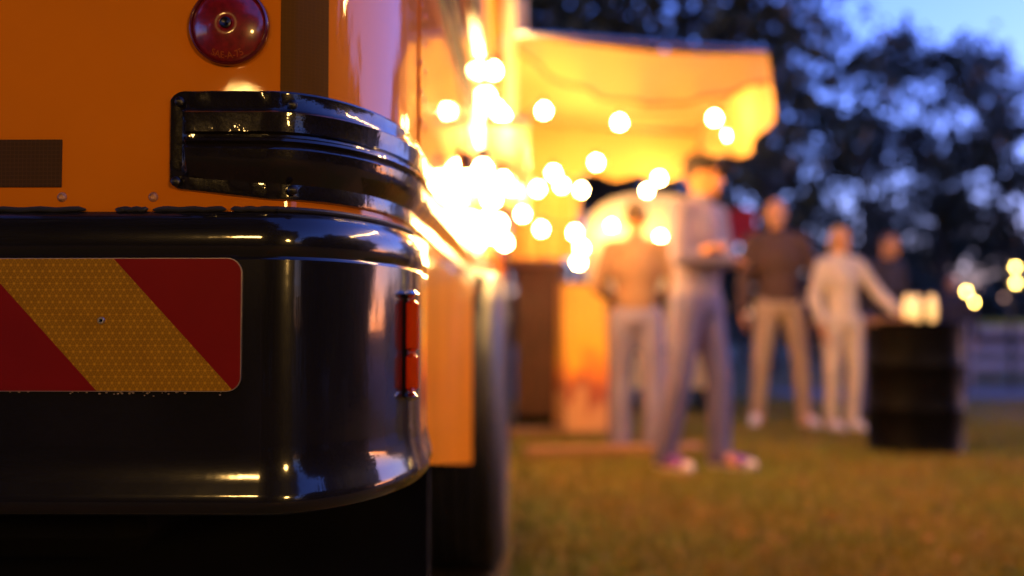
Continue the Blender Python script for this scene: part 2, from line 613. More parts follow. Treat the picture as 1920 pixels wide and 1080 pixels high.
def sweep(path, prof, cap=True, scale=None, closed=False):
    """prof: (out, z) list swept along the plan; scale(i) -> function changing (out, z)"""
    mb = MB()
    vs = []
    m = len(prof)
    for i, (u, v, nu, nv) in enumerate(path):
        for j, (o, z) in enumerate(prof):
            if scale: o, z = scale(i, j, o, z)
            vs.append((u + nu * o, v + nv * o, z))
    fs = []
    for i in range(len(path) - 1):
        for j in range(m if closed else m - 1):
            j2 = (j + 1) % m
            fs.append((i * m + j, (i + 1) * m + j, (i + 1) * m + j2, i * m + j2))
    if cap:
        fs.append(tuple(range(m))); fs.append(tuple((len(path) - 1) * m + j for j in reversed(range(m))))
    return mb.add(vs, fs)


Z_TOP = 2.95
Z_BODY = .905
HATCH0, HATCH1, HZ0, HZ1 = 2.35, 5.0, 1.50, 2.32
# rear wall, rounded corner and the first stretch of side
sweep(plan(HATCH0), [(0, Z_BODY), (0, 1.2), (0, 1.45), (0, 2.0), (0, 2.7), (-.05, 2.86), (-.16, Z_TOP)], cap=False).build('body_shell', M['paint'], bus, angle=50)


def side_panel(v0, v1, z0, z1, name='side_panel', m='paint', out=0., th=.03):
    c = ((out - th / 2), (v0 + v1) / 2, (z0 + z1) / 2)
    return MB().box(c, (th, v1 - v0, z1 - z0)).build(name, M[m], bus)


side_panel(HATCH0, HATCH1, Z_BODY, HZ0)
side_panel(HATCH0, HATCH1, HZ1, 2.86)
side_panel(HATCH1, V_END, Z_BODY, 2.86)
MB().box((-1.15, V_END / 2 + .2, 2.9), (2.1, V_END - .5, .08), bev=.03).build('roof', M['paint'], bus)
MB().box((-2.24, V_END / 2 + .1, 1.6), (.04, V_END - .2, 2.5)).build('far_side', M['paint'], bus)
MB().box((-1.12, V_END + .03, 1.6), (2.2, .05, 2.5)).build('front_panel', M['paint'], bus)
MB().box((-1.12, V_END / 2, .80), (2.0, V_END - .3, .10)).build('chassis', M['under'], bus)
MB().box((-1.10, .7, .62), (1.5, .9, .22), bev=.03).build('fuel_tank', M['under'], bus)
# serving hatch interior
MB().box((-1.3, (HATCH0 + HATCH1) / 2, 1.9), (.03, HATCH1 - HATCH0, 1.9)).build('interior_wall', M['interior'], bus)
MB().box((-.66, HATCH0 - .02, 1.9), (1.25, .03, 1.9)).build('interior_wall', M['interior'], bus)
MB().box((-.66, HATCH1 + .02, 1.9), (1.25, .03, 1.9)).build('interior_wall', M['interior'], bus)
M['tube_lamp'] = emis('tube_lamp', (1.0, .55, .17), 8.)
for v in (2.95, 4.3):
    MB().tube([(-.35, v - .5, 2.24), (-.35, v + .5, 2.24)], .035, 12).build('hatch_lamp', M['tube_lamp'], bus)
MB().box((.055, (HATCH0 + HATCH1) / 2, HZ0 + .02), (.22, HATCH1 - HATCH0, .035), bev=.008).build('serving_shelf', M['cream'], bus)
for z in (HZ0 - .02, HZ1 + .02):
    MB().box((.006, (HATCH0 + HATCH1) / 2, z), (.02, HATCH1 - HATCH0 + .08, .035), bev=.005).build('hatch_frame', M['paint'], bus)
# side windows behind the hatch: frame and pane
for v0, v1 in ((.75, 1.42), (1.50, 2.17), (5.2, 6.0), (6.1, 6.9)):
    fr = MB()
    for (c, s) in (((.004, (v0 + v1) / 2, 1.72), (.022, v1 - v0, .04)), ((.004, (v0 + v1) / 2, 2.52), (.022, v1 - v0, .04)),
                   ((.004, v0, 2.12), (.02, .04, .76)), ((.004, v1, 2.12), (.02, .04, .76))):
        fr.box(c, s, bev=.005)
    w = fr.build('window', M['black'], bus)
    MB().box((.001, (v0 + v1) / 2, 2.12), (.008, v1 - v0 - .03, .77)).build('pane', M['glass'], w)

# skirts below the rub rail
ZC = CAMZ
sk = MB()
v0, v1 = LP(792, 868, 1.52).y - .12, LP(885, 868, 2.86).y
zb0, zb1 = .625, .425
zt = .93
ns = 10
vs, fs = [], []
for i in range(ns + 1):
    v = v0 + (v1 - v0) * i / ns
    zb = zb0 + (zb1 - zb0) * i / ns
    for o in (.001, -.03):
        vs += [(o, v, zb), (o, v, zt)]
for i in range(ns):
    a = i * 4; c = (i + 1) * 4
    fs += [(a, c, c + 1, a + 1), (a + 2, a + 3, c + 3, c + 2), (a, a + 2, c + 2, c)]
fs += [(0, 1, 3, 2), (ns * 4, ns * 4 + 2, ns * 4 + 3, ns * 4 + 1)]
sk.add(vs, fs).build('rear_skirt', M['paint_low'], bus, smooth=False)
MB().box((-.014, (3.0 + V_END) / 2, .66), (.03, V_END - 3.0, .54)).build('front_skirt', M['paint_low'], bus)

# rub rail: pressed black section, closed round end on the rear panel, wraps the corner and runs along the side
rail_l = LP(316, 268, YR).x
zt_, zb_ = LP(480, 172, YR).z, LP(520, 377, YR).z


def rz(py): return LP(480, py, YR).z


prof = [(.000, rz(171)), (.006, rz(172)), (.0075, rz(176)), (.0065, rz(200)), (.008, rz(206)), (.019, rz(213)), (.0215, rz(217)), (.0205, rz(236)), (.0205, rz(252)),
        (.016, rz(256)), (.0165, rz(261)), (.0215, rz(265)), (.0225, rz(270)), (.018, rz(275)), (.0195, rz(279)), (.0215, rz(285)), (.0205, rz(300)), (.0195, rz(310)), (.014, rz(326)), (.0075, rz(342)),
        (.006, rz(346)), (.0065, rz(368)), (.006, rz(374)), (.000, rz(376))]
px_cols = [316, 317.5, 321, 326, 332, 338, 344, 350, 353, 357, 362, 370, 385, 400, 420, 440, 460, 480, 500]
us = [LP(p, 268, YR).x for p in px_cols]
path = [(u, 0., 0., -1.) for u in us if u < -A_ - .003] + plan(V_END - .3, u_start=-A_ - .001, nc=56)[0:]
zmid = rz(268)
corner = rz(268) - rz(290)      # radius of the rounded end


def rail_shape(i, j, o, z):
    u = path[i][0]
    d = u - rail_l
    if path[i][1] > .001: return o, z
    # rounded corners of the end
    half_t, half_b = (prof[0][1] - zmid), (zmid - prof[-1][1]) * (.83 + .17 * min(1, max(0, (d - .02) / .09)))
    k = 1.0
    rc = .018
    cut = rc - math.sqrt(max(0, rc * rc - (rc - min(d, rc)) ** 2)) if d < rc else 0
    if z > zmid: z = zmid + (z - zmid) * (half_t - cut) / (prof[0][1] - zmid)
    else: z = zmid - (zmid - z) * (half_b - cut) / (zmid - prof[-1][1])
    # the raised channel begins a little in from the end
    t = min(1, max(0, (d - .016) / .008)); t = t * t * (3 - 2 * t)
    flat = min(o, .0068)
    e = min(1, d / .003)
    o2 = (flat + (o - flat) * t) * (.25 + .75 * e)
    dent = .0009 * math.sin(u * 140 + j * .9) * math.sin(u * 61 + j * .35) * (1 if d > .02 else .3)
    return max(0, o2 + dent * (0 if j in (0, len(prof) - 1) else 1)), z


rail = sweep(path, prof, scale=rail_shape).build('rub_rail', M['rail'], bus, angle=35)
for (px, py) in ((336, 190), (329, 340), (548, 196), (548, 356)):
    p = LP(px, py, YR - .008)
    mb = MB().lathe([(0, .0022), (.0035, .0019), (.0052, .0004), (.0052, -.003)], 14, Matrix.Translation((p.x, p.y, p.z)) @ Matrix.Rotation(math.pi / 2, 4, 'X'))
    mb.box((p.x, p.y - .0022, p.z), (.0062, .0012, .0011))
    mb.build('rail_screw', M['dark_steel'], rail)
# upper rub rail along the side and rear
zu = CAMZ + .60
prof_u = [(0, zu + .09), (.008, zu + .086), (.008, zu + .07), (.02, zu + .06), (.02, zu + .035), (.016, zu + .03), (.02, zu + .025), (.02, zu + .01), (.008, zu), (.008, zu - .014), (0, zu - .018)]
sweep(plan(V_END - .3, u_start=-.6), prof_u).build('upper_rub_rail', M['rail'], bus, angle=35)

# bumper
ZBT = LP(480, 402, YR).z
def bz(py): return LP(480, py, 1.04).z
prof_b = [(-.004, ZBT + .004), (.004, ZBT + .003), (.010, ZBT - .002), (.016, ZBT - .010), (.0195, ZBT - .020), (.0205, ZBT - .034), (.0195, bz(466)), (.0175, bz(476)), (.0165, bz(480)), (.0170, bz(483)), (.0185, bz(486)),
          (.0185, bz(560)), (.0185, bz(660)), (.0185, bz(760)), (.0185, bz(835)), (.0190, bz(862)), (.0205, bz(884)), (.0240, bz(908)), (.0275, bz(926)), (.0295, bz(940)), (.0285, bz(952)), (.0240, bz(963)), (.014, bz(970)), (-.03, bz(974))]
bump_end = B_ + .01
bumper = sweep(plan(bump_end, nc=64, step=.02), prof_b).build('bumper', M['black'], bus, angle=30)
# second, narrower wing of the bumper along the side
wing_path = [(0, v, 1, 0) for v in np.linspace(bump_end + .018, bump_end + .11, 12)]
prof_w = [(o * .75, z) for o, z in prof_b]
sweep(wing_path, prof_w).build('bumper_wing', M['black'], bus, angle=30)
# dark closing web behind the joint
MB().box((-.02, bump_end + .01, .77), (.03, .06, .22)).build('bumper_bracket', M['under'], bus)
# rubber strip between body and bumper, broken in places
for x0, x1 in ((-40, 160), (216, 277), (287, 425), (434, 520)):
    a, c = LP(x0, 400, YR).x, LP(x1, 400, YR).x
    n = 14
    pts = [(a + (c - a) * k / n, -.004 + .0006 * math.sin(k * 2.1), ZBT + .0055 + .0006 * math.sin(k * 1.3 + x0)) for k in range(n + 1)]
    MB().tube(pts, [.0010] + [.0030] * (n - 1) + [.0010], 8).build('seal_strip', M['rubber'], bus)
stp = [(u + nu * .004, v + nv * .004, ZBT + .0055) for (u, v, nu, nv) in plan(bump_end, u_start=LP(526, 400, YR).x)]
MB().tube(stp, .0030, 8).build('seal_strip', M['rubber'], bus)

MB().box((-1.1, .62, .46), (2.19, .03, .36)).build('underbody_shade', M['under'], bus)  # added dark sheet standing in for the shade under the bus
# hazard plate on the bumper
yp = YR - .0185 - .004
pl = [LP(-420, 483, yp).x, LP(452, 483, yp).x, LP(200, 735, yp).z, LP(200, 483, yp).z]
plate = thing('hazard_plate', None, None)
plate.parent = bus
vface = -.0185 - .0016


def rrect(x0, x1, z0, z1, r, n=8):
    o = []
    for cx, cz, a0 in ((x1 - r, z1 - r, 0), (x0 + r, z1 - r, 90), (x0 + r, z0 + r, 180), (x1 - r, z0 + r, 270)):
        for k in range(n + 1):
            a = R(a0 + 90 * k / n)
            o.append((cx + r * math.cos(a), cz + r * math.sin(a)))
    return o


def slab(poly, y0, y1):
    n = len(poly)
    return MB().add([(x, y0, z) for x, z in poly] + [(x, y1, z) for x, z in poly],
                    [tuple(range(n)), tuple(range(2 * n - 1, n - 1, -1))] + [(i, i + n, (i + 1) % n + n, (i + 1) % n) for i in range(n)])


def clip(poly, a, b_, c):
    """keep a*x + b*z >= c"""
    out = []
    for i, p in enumerate(poly):
        q = poly[(i + 1) % len(poly)]
        dp, dq = a * p[0] + b_ * p[1] - c, a * q[0] + b_ * q[1] - c
        if dp >= 0: out.append(p)
        if dp * dq < 0:
            t = dp / (dp - dq)
            out.append((p[0] + (q[0] - p[0]) * t, p[1] + (q[1] - p[1]) * t))
    return out


slab(rrect(*pl, .0155), vface - .0014, -.0175).build('plate_backing', M['plate_edge'], plate, smooth=False)
inner = rrect(pl[0] + .0008, pl[1] - .0008, pl[2] + .0008, pl[3] - .0008, .0148)
q0, q1 = LP(208, 483, yp), LP(437, 735, yp)      # edge between yellow and right red
e = (q1 - q0); na, nb = -e.z, e.x                 # normal of that edge (points up right)
c0 = na * q0.x + nb * q0.z
ql = LP(178, 735, yp)
wid = c0 - (na * ql.x + nb * ql.z)
red_r = clip(inner, na, nb, c0)
yel = clip(clip(inner, -na, -nb, -c0), na, nb, c0 - wid)
red_l = clip(clip(inner, -na, -nb, -(c0 - wid)), na, nb, c0 - 2 * wid)
yel2 = clip(inner, -na, -nb, -(c0 - 2 * wid))
for poly, nm, mt in ((red_r, 'red_stripe', 'plate_red'), (yel, 'yellow_stripe', 'plate_yellow'), (red_l, 'red_stripe', 'plate_red'), (yel2, 'yellow_stripe', 'plate_yellow')):
    if len(poly) > 2:
        slab(poly, vface - .0019, vface - .0012).build(nm, M[mt], plate, smooth=False)
p = LP(186, 601, yp)
MB().lathe([(.0012, .0006), (.0019, .0022), (.0033, .0022), (.0041, .0012), (.0043, -.001)], 20, Matrix.Translation((p.x, vface - .0015, p.z)) @ Matrix.Rotation(math.pi / 2, 4, 'X')).build('rivet', M['steel'], plate)
MB().lathe([(0, .0007), (.0019, .0006)], 14, Matrix.Translation((p.x, vface - .0016, p.z)) @ Matrix.Rotation(math.pi / 2, 4, 'X')).build('rivet_bore', M['under'], plate)
# crumbs of dirt caught under the plate
cr = MB()
for k in range(34):
    x = LP(random.choice((random.uniform(0, 430), random.uniform(180, 350))), 742, yp)
    s = random.uniform(.0003, .0011)
    cr.ell((x.x, -.0188, pl[2] - random.uniform(.0005, .005) * random.random()), (s * 1.4, s, s), n=6, m=4)
tag(cr.build('dirt_crumbs', mat('dry_dirt', (.3, .22, .16), .9), bus), kind='stuff')

# tapes on the rear panel
tp = [LP(522, 90, YR).x, LP(611, 90, YR + .02).x]
tpath = []
for q in plan(B_, nc=120):
    if tp[0] <= q[0] <= tp[1] - .004 * 0: tpath.append(q)
sweep(tpath, [(.0, rz(176)), (.0012, rz(176.5)), (.0012, CAMZ + .59), (0, CAMZ + .59)], cap=True).build('olive_tape', M['tape'], bus)
pa, pc = LP(-30, 350, YR), LP(113, 260, YR)
MB().box(((pa.x + pc.x) / 2, -.0008, (pa.z + pc.z) / 2), (pc.x - pa.x, .0016, pc.z - pa.z), bev=.0004).build('dark_patch', M['patch'], bus)
for px in (112, 285, -60):
    p = LP(px, 368.5, YR)
    Mx = Matrix.Translation((p.x, -.0003, p.z)) @ Matrix.Rotation(math.pi / 2, 4, 'X')
    s_ = MB().lathe([(0, .0017), (.0022, .0017), (.0026, .0026), (.0048, .0014), (.0054, 0), (.0054, -.001)], 18, Mx)
    s_.build('panel_screw', M['rust_screw'], bus)

# round red reflector
rc = LP(431, 50, YR)
rr = LP(506, 50, YR).x - rc.x
refl = thing('reflector', None, None, (rc.x, -.0005, rc.z)); refl.parent = bus
MX = Matrix.Rotation(math.pi / 2, 4, 'X')
MB().lathe([(rr * .96, -.001), (rr, .001), (rr * 1.0, .006), (rr * .985, .0085), (rr * .95, .0095), (rr * .925, .0085), (rr * .91, .0060)], 64, MX).build('reflector_rim', M['red_rim'], refl, angle=60)
MB().lathe([(rr * .93, .0045), (rr * .905, .0068), (rr * .85, .0088), (rr * .7, .0125), (rr * .5, .0157), (rr * .3, .0176), (rr * .17, .0183), (rr * .15, .0176), (rr * .13, .0165)], 64, MX).build('reflector_lens', M['red_lens'], refl, angle=60)
MB().lathe([(0, .0165), (rr * .09, .0168), (rr * .13, .0175), (rr * .14, .0190), (rr * .10, .0198), (rr * .075, .0190), (0, .0180)], 28, MX).build('reflector_bolt', M['dark_steel'], refl, angle=60)


def flat_text(body, size):
    cu = bpy.data.curves.new('t', 'FONT')
    cu.body = body; cu.size = size; cu.align_x = 'CENTER'; cu.extrude = .0003; cu.resolution_u = 3
    o = bpy.data.objects.new('t', cu); COL.objects.link(o)
    dg = bpy.context.evaluated_depsgraph_get(); dg.update()
    me = bpy.data.meshes.new_from_object(o.evaluated_get(dg))
    bpy.data.objects.remove(o)
    return me


me = flat_text("SAE-A-75", .0092)
for v in me.vertices:
    x, y, z = v.co
    r_ = rr * .845 - y
    a = x / (rr * .80)
    v.co = (r_ * math.sin(a), -(.0093 + (rr * .85 - r_) * .58 + z), -r_ * math.cos(a))
me.materials.clear(); me.materials.append(M['letter'])
me.name = 'reflector_lettering'
link('reflector_lettering', me, refl)
# glowing amber side marker on the bumper corner
tpl = LP(758, 562, 1.24); bml = LP(758, 733, 1.24)
ai = max(i for i, q in enumerate(plan(bump_end, nc=64, step=.02)) if q[1] < LP(758, 650, 1.222).y)
q = plan(bump_end, nc=64, step=.02)[ai]
mk = thing('side_marker', None, None, (q[0] + q[2] * .018, q[1] + q[3] * .018, 0), math.atan2(q[3], q[2])); mk.parent = bus
mz0, mz1 = bml.z, tpl.z
MB().box((.001, .011, (mz0 + mz1) / 2), (.006, .014, mz1 - mz0 + .012), bev=.002).build('marker_base', M['black'], mk)
for za, zb in ((mz0, mz0 + (mz1 - mz0) * .42), (mz0 + (mz1 - mz0) * .43, mz1)):
    MB().box((.009, .011, (za + zb) / 2), (.014, .020, zb - za), bev=.005).build('marker_lens', M['amber'], mk)
for z in (mz0 - .006, mz1 + .006):
    MB().box((.008, .011, z), (.015, .021, .010), bev=.004).build('marker_cap', M['chrome'], mk)

# rivets: panel joint behind the corner, and skirt edge
rv = MB().lathe([(0, .0026), (.0026, .0023), (.0044, .0011), (.0052, 0)], 12, Matrix.Rotation(math.pi / 2, 4, 'Y')).mesh('rivet', M['paint'])
vj = LP(788, 100, 300 / 202).y
MB().box((.001, vj, (rz(165) + Z_TOP - .3) / 2), (.004, .075, Z_TOP - .3 - rz(165)), bev=.001).build('joint_strip', M['paint'], bus)
for k in range(34):
    for dv in (-.026, .026):
        link('rivet', rv, bus, (.003, vj + dv, rz(160) + .043 * k))
for k in range(8):
    link('rivet', rv, bus, (.001, v0 + .10, zb0 + .06 + .048 * k))
for k in range(40):
    link('rivet', rv, bus, (.001, B_ + .15 + .12 * k, rz(372) - .018))
# rear wheel: pair of tyres and a rim; and a front wheel
def tyre(u_out, v, width, R_=.50):
    pr = []
    w = width
    for r_, x in ((.27, .02), (.30, .005), (.36, -.002), (.43, .0), (.475, .012), (.492, .03)):
        pr.append((r_ * R_ / .5, x))
    k = 5
    for i in range(k):
        x0 = .03 + (w - .06) * i / k; x1 = .03 + (w - .06) * (i + 1) / k
        pr += [(R_, x0 + .006), (R_, x1 - .006)]
        if i < k - 1: pr += [(R_ - .012, x1 - .004), (R_ - .012, x1 + .004)]
    for r_, x in ((.492, w - .03), (.475, w - .012), (.43, w), (.36, w + .002), (.30, w - .005), (.27, w - .02)):
        pr.append((r_ * R_ / .5, x))
    Mx = Matrix.Translation((u_out, v, R_)) @ Matrix.Rotation(-math.pi / 2, 4, 'Y')
    return MB().lathe(pr, 56, Mx)


wheel_v = LP(900, 700, 3.42).y
for name, uo, v, dual in (('rear_wheel', .085, wheel_v, True), ('front_wheel', .03, 6.4, False)):
    wh = thing(name, None, None); wh.parent = bus
    tyre(uo, v, .27).build('tyre', M['tyre'], wh, angle=35)
    if dual: tyre(uo - .32, v, .27).build('tyre', M['tyre'], wh, angle=35)
    MB().lathe([(.28, -.02), (.27, -.05), (.2, -.09), (.12, -.06), (.11, -.01), (0, -.005)], 30, Matrix.Translation((uo, v, .5)) @ Matrix.Rotation(math.pi / 2, 4, 'Y')).build('rim', M['dark_steel'], wh)
MB().box((-.62, wheel_v + .02, .86), (1.2, 1.1, .06)).build('wheel_housing', M['under'], bus)
MB().box((-1.1, wheel_v + .62, .55), (2.1, .04, .6)).build('mud_flap', M['rubber'], bus)

# ------------------------------------------------------------------ awning
Ni, No = P(968, 62, 4.6), P(1440, 96, 4.6)
YF = 6.6
Fi, Fo = Vector((side_x(YF) + .02, YF, Ni.z)), Vector((No.x + .05, YF, No.z))
aw = thing('awning', 'cream canvas awning with sagging valances glowing over the serving side', 'awning', (Ni.x, Ni.y, 0))
AO = Vector((Ni.x, Ni.y, 0))


def roofp(a, c):
    p = Ni.lerp(No, a).lerp(Fi.lerp(Fo, a), c)
    p.z -= .05 * math.sin(math.pi * a) * (.6 + .4 * math.cos(c * 9)) - .012 * math.sin(c * 17 + a * 4)
    return p - AO


MB().grid(lambda a, c: roofp(a, c), 22, 22).build('canopy', M['canvas'], aw, angle=180)


def near_val(a, c):
    top = roofp(a, 0)
    drop = .09 + .17 * math.sin(math.pi * min(1, a * .99) ** .9) + .05 * a ** 6
    drop += .004 * math.sin(a * 40)
    return top + Vector((.02 * math.sin(a * 31) * c, -.03 * c - (.016 * math.sin(a * 11 + c * 3) + .010 * math.sin(a * 27 + 1)) * c, -drop * c))


MB().grid(near_val, 40, 8).build('valance', M['canvas'], aw, angle=180)
M['hem'] = mat('hem_webbing', (.34, .16, .04), .8)
MB().tube([near_val(k / 40, 1) for k in range(41)], .011, 6).build('hem', M['hem'], aw)
MB().grid(lambda a, c: roofp(a, 1) + Vector((0, .02 * math.sin(a * 12) * c, -.32 * c - .02 * math.sin(a * 25) * c)), 40, 6).build('valance', M['canvas'], aw, angle=180)


def out_val(a, c):
    top = roofp(1, a)
    drop = .27 + .08 * math.sin(a * 5)
    return top + Vector((c * (.03 + .02 * math.sin(a * 3) + .018 * math.sin(a * 22)), 0, -drop * c))


MB().grid(out_val, 40, 8).build('valance', M['canvas'], aw, angle=180)
tb = MB()
tb.tube([Ni - AO, No - AO], .014, 8).tube([No - AO, Fo - AO], .014, 8).tube([Fi - AO, Fo - AO], .014, 8)
tb.build('awning_frame', M['chrome'], aw)
for p in (P(957, 300, 4.62), Vector((Fi.x + .1, YF - .05, 0))):
    MB().box((p.x - AO.x, p.y - AO.y, 2.25), (.06, .055, 1.5), bev=.008).build('awning_post', M['cream'], aw)

# canvas sheet hung at the far end, beside the bus
bs0, bs1 = P(958, 300, YF), P(1088, 300, YF)
MB().grid(lambda a, c: Vector((bs0.x + (bs1.x - bs0.x) * a, YF + .03 + .05 * math.sin(a * 20) * c, 2.12 - c * .86)) - AO, 30, 8).build('end_sheet', M['canvas'], aw, angle=180)
# ------------------------------------------------------------------ festoon strings
rb = .024
bulb_me = MB().lathe([(0, -rb), (rb * .5, -rb * .87), (rb * .87, -rb * .5), (rb, 0), (rb * .87, rb * .5), (rb * .55, rb * .87), (rb * .45, rb * 1.1)], 12).mesh('bulb', M['bulb'])
sock_me = MB().lathe([(rb * .5, rb * 1.05), (rb * .62, rb * 1.15), (rb * .62, rb * 2.3), (rb * .35, rb * 2.7), (0, rb * 2.75)], 10).mesh('socket', M['cable'])
far_me = bulb_me.copy(); far_me.materials.clear(); far_me.materials.append(M['far_bulb'])


def festoon(label, pts, me=bulb_me, sag=.07, group='strings of bulbs around the food bus', s=1.0):
    pts = [Vector(p) for p in pts]
    o0 = pts[0].copy()
    st = thing('festoon_string', label, 'string lights', o0, 0, group)
    line = []
    top = Vector((0, 0, rb * 2.6 * s))
    for a, b_ in zip(pts, pts[1:]):
        for k in range(6):
            t = k / 6
            p = a.lerp(b_, t) + top - o0
            p.z += -sag * (b_ - a).length * math.sin(math.pi * t) * .6
            line.append(p)
    line.append(pts[-1] + top - o0)
    MB().tube(line, .004, 5).build('wire', M['cable'], st)
    for p in pts:
        bo = link('bulb', me, st, p - o0)
        so = link('socket', sock_me, bo)
        if s != 1: bo.scale = (s, s, s)
    return st


festoon('bulb string along the bus side above the serving hatch, nearest the camera',
        [P(*q) for q in ((925, 133, 3.9), (913, 182, 3.7), (930, 205, 4.0), (942, 218, 4.2), (918, 240, 3.7), (940, 252, 4.1), (982, 242, 4.9), (1020, 208, 4.9))])
festoon('bulb string under the outer edge of the awning, above the man in the cap',
        [P(*q) for q in ((1162, 230, 5.2), (1340, 222, 5.2), (1368, 253, 5.8), (1236, 335, 6.4), (1228, 318, 6.8), (1213, 358, 7.3))])
festoon('bulb string hanging at head height along the back of the awning',
        [P(*q) for q in ((935, 290, 4.3), (950, 312, 4.6), (955, 352, 4.9), (976, 358, 5.3), (1008, 355, 5.7), (1038, 325, 5.7), (1053, 348, 6.0), (1090, 357, 6.2), (1118, 305, 5.8))])
festoon('lower bulb string draped beside the tall dark counter',
        [P(*q) for q in ((980, 402, 5.4), (1015, 430, 5.8), (1078, 437, 5.3), (1091, 465, 5.3), (1085, 492, 5.3))])
festoon('bulb string along the serving shelf close against the bus side',
        [P(*q) for q in ((872, 345, 2.1), (905, 320, 2.75), (922, 372, 3.0), (942, 340, 3.6))])
festoon('lowest bulb string beside the bus side, at the height of the black rail',
        [P(*q) for q in ((915, 415, 3.3), (925, 440, 3.6), (936, 420, 3.9), (946, 455, 4.3))])

festoon('unseen high string of large bulbs, added to light the lawn',
        [Vector((2.3 + .42 * k, 4.3 - .10 * k, 2.95 + .05 * k)) for k in range(11)], s=2.1)  # added out of frame to bring warm light onto the grass
# lanterns on posts behind the camera; their light and reflections show on the rear panel
def lantern(x, y, z, label, r=.14):
    t = thing('garden_lantern', label, 'lantern', (x, y, 0), 0, 'globe lanterns standing behind the camera')
    MB().tube([(0, 0, 0), (0, 0, z - r - .03)], [.022, .016], 10).build('post', M['dark_steel'], t)
    MB().ell((0, 0, z), (r, r, r), n=20, m=12).build('globe', M['lantern'], t)
    MB().lathe([(.05, z - r - .03), (.055, z - r - .01), (.04, z - r + .012), (0, z - r + .012)], 16).build('holder', M['dark_steel'], t)


lantern(1.15, -1.6, 1.25, 'globe lantern on a post behind the camera, right hand one')
lantern(-1.15, -2.2, 1.75, 'taller globe lantern on a post behind the camera, left hand one', .11)

# lamps far off at the right edge
def twin_lamp(label, c):
    base = Vector(((c[0][0] + c[1][0]) / 2, c[0][1] + .14, 0))
    t = thing('lamp_post', label, 'lamp post', base, 0, 'small lamp posts far across the lawn')
    zmax = max(c[0][2], c[1][2])
    MB().tube([(0, 0, 0), (0, 0, zmax + .15)], .03, 8).build('post', M['dark_steel'], t)
    for p in c:
        q = Vector(p) - base
        MB().tube([(0, 0, q.z + .12), (q.x, q.y, q.z + .07)], .012, 6).build('arm', M['dark_steel'], t)
        bo = link('bulb', far_me, t, q)


twin_lamp('far lamp post with two yellow bulbs, just right of the drum', [P(1812, 547, 12.6), P(1826, 567, 12.6)])
twin_lamp('far lamp post with two yellow bulbs at the right edge', [P(1904, 501, 12.5), P(1905, 531, 12.5)])

# ------------------------------------------------------------------ furniture
# tall dark counter
d = 8.0
X0, X1 = P(968, 700, d).x, P(1054, 700, d).x
ct = thing('bar_counter', 'tall narrow dark wooden counter beside the bus, lit from above', 'counter', ((X0 + X1) / 2, d + .2, 0))
w = X1 - X0
zt_c = P(1000, 490, d).z
MB().box((0, 0, .05), (w * 1.02, .40, .1), bev=.01).build('plinth', M['drum'], ct)
nb_ = 5
for k in range(nb_):
    MB().box((-w / 2 + w * (k + .5) / nb_, -.19, .1 + (zt_c - .14) / 2), (w / nb_ - .006, .02, zt_c - .14), bev=.003).build('plank', M['dark_wood'], ct)
MB().box((0, .01, .1 + (zt_c - .14) / 2), (w - .01, .36, zt_c - .14), bev=.005).build('carcass', M['dark_wood'], ct)
MB().box((0, 0, zt_c - .02), (w * 1.1, .46, .04), bev=.006).build('counter_top', M['wood'], ct)

# A-frame menu board
def menu_mat():
    m = bpy.data.materials.new('menu_print')
    nt, b = nodes_of(m)
    b.inputs["Roughness"].default_value = .45
    tc = nt.nodes.new("ShaderNodeTexCoord"); sx = nt.nodes.new("ShaderNodeSeparateXYZ")
    nt.links.new(tc.outputs["Generated"], sx.inputs[0])
    rp = nt.nodes.new("ShaderNodeValToRGB")
    no = nt.nodes.new("ShaderNodeTexNoise"); no.inputs["Scale"].default_value = 3.2; no.inputs["Detail"].default_value = 2
    nt.links.new(tc.outputs["Generated"], no.inputs["Vector"])
    ad = nt.nodes.new("ShaderNodeMath"); ad.operation = 'ADD'
    sc_ = nt.nodes.new("ShaderNodeMath"); sc_.operation = 'MULTIPLY'; sc_.inputs[1].default_value = .5
    nt.links.new(no.outputs[0], sc_.inputs[0]); nt.links.new(sc_.outputs[0], ad.inputs[0]); nt.links.new(sx.outputs[2], ad.inputs[1])
    e = rp.color_ramp.elements
    e[0].position = .15; e[0].color = (.55, .28, .12, 1)
    e[1].position = .95; e[1].color = (.80, .42, .03, 1)
    for pos, col in ((.42, (.55, .26, .10)), (.52, (.28, .05, .02)), (.62, (.75, .20, .01)), (.75, (.85, .42, .01))):
        q = e.new(pos); q.color = (*col, 1)
    nt.links.new(ad.outputs[0], rp.inputs[0]); nt.links.new(rp.outputs[0], b.inputs["Base Color"])
    return m


d = 7.35
bc = P(1098, 810, d)
ab = thing('menu_board', 'orange printed A-frame menu board beside the dark counter', 'menu board', (bc.x, d, 0), R(8))
hgt = P(1098, 525, d).z
pw = .33
tilt = Matrix.Rotation(R(-7), 3, 'X')
mm = menu_mat()
MB().box((0, .0, hgt / 2 + .02), (pw, .018, hgt - .06), rot=tilt, bev=.003).build('front_panel', mm, ab, smooth=False)
MB().box((0, .30, hgt / 2 + .02), (pw, .018, hgt - .06), rot=Matrix.Rotation(R(9), 3, 'X'), bev=.003).build('back_panel', mm, ab, smooth=False)
for sx_ in (-1, 1):
    MB().box((sx_ * (pw / 2 + .008), 0, hgt / 2), (.022, .03, hgt), rot=tilt, bev=.004).build('frame_rail', M['wood'], ab)
for z in (.03, hgt - .02):
    MB().box((0, -(z - hgt / 2) * -.12, z), (pw, .03, .03), bev=.004).build('frame_rail', M['wood'], ab)
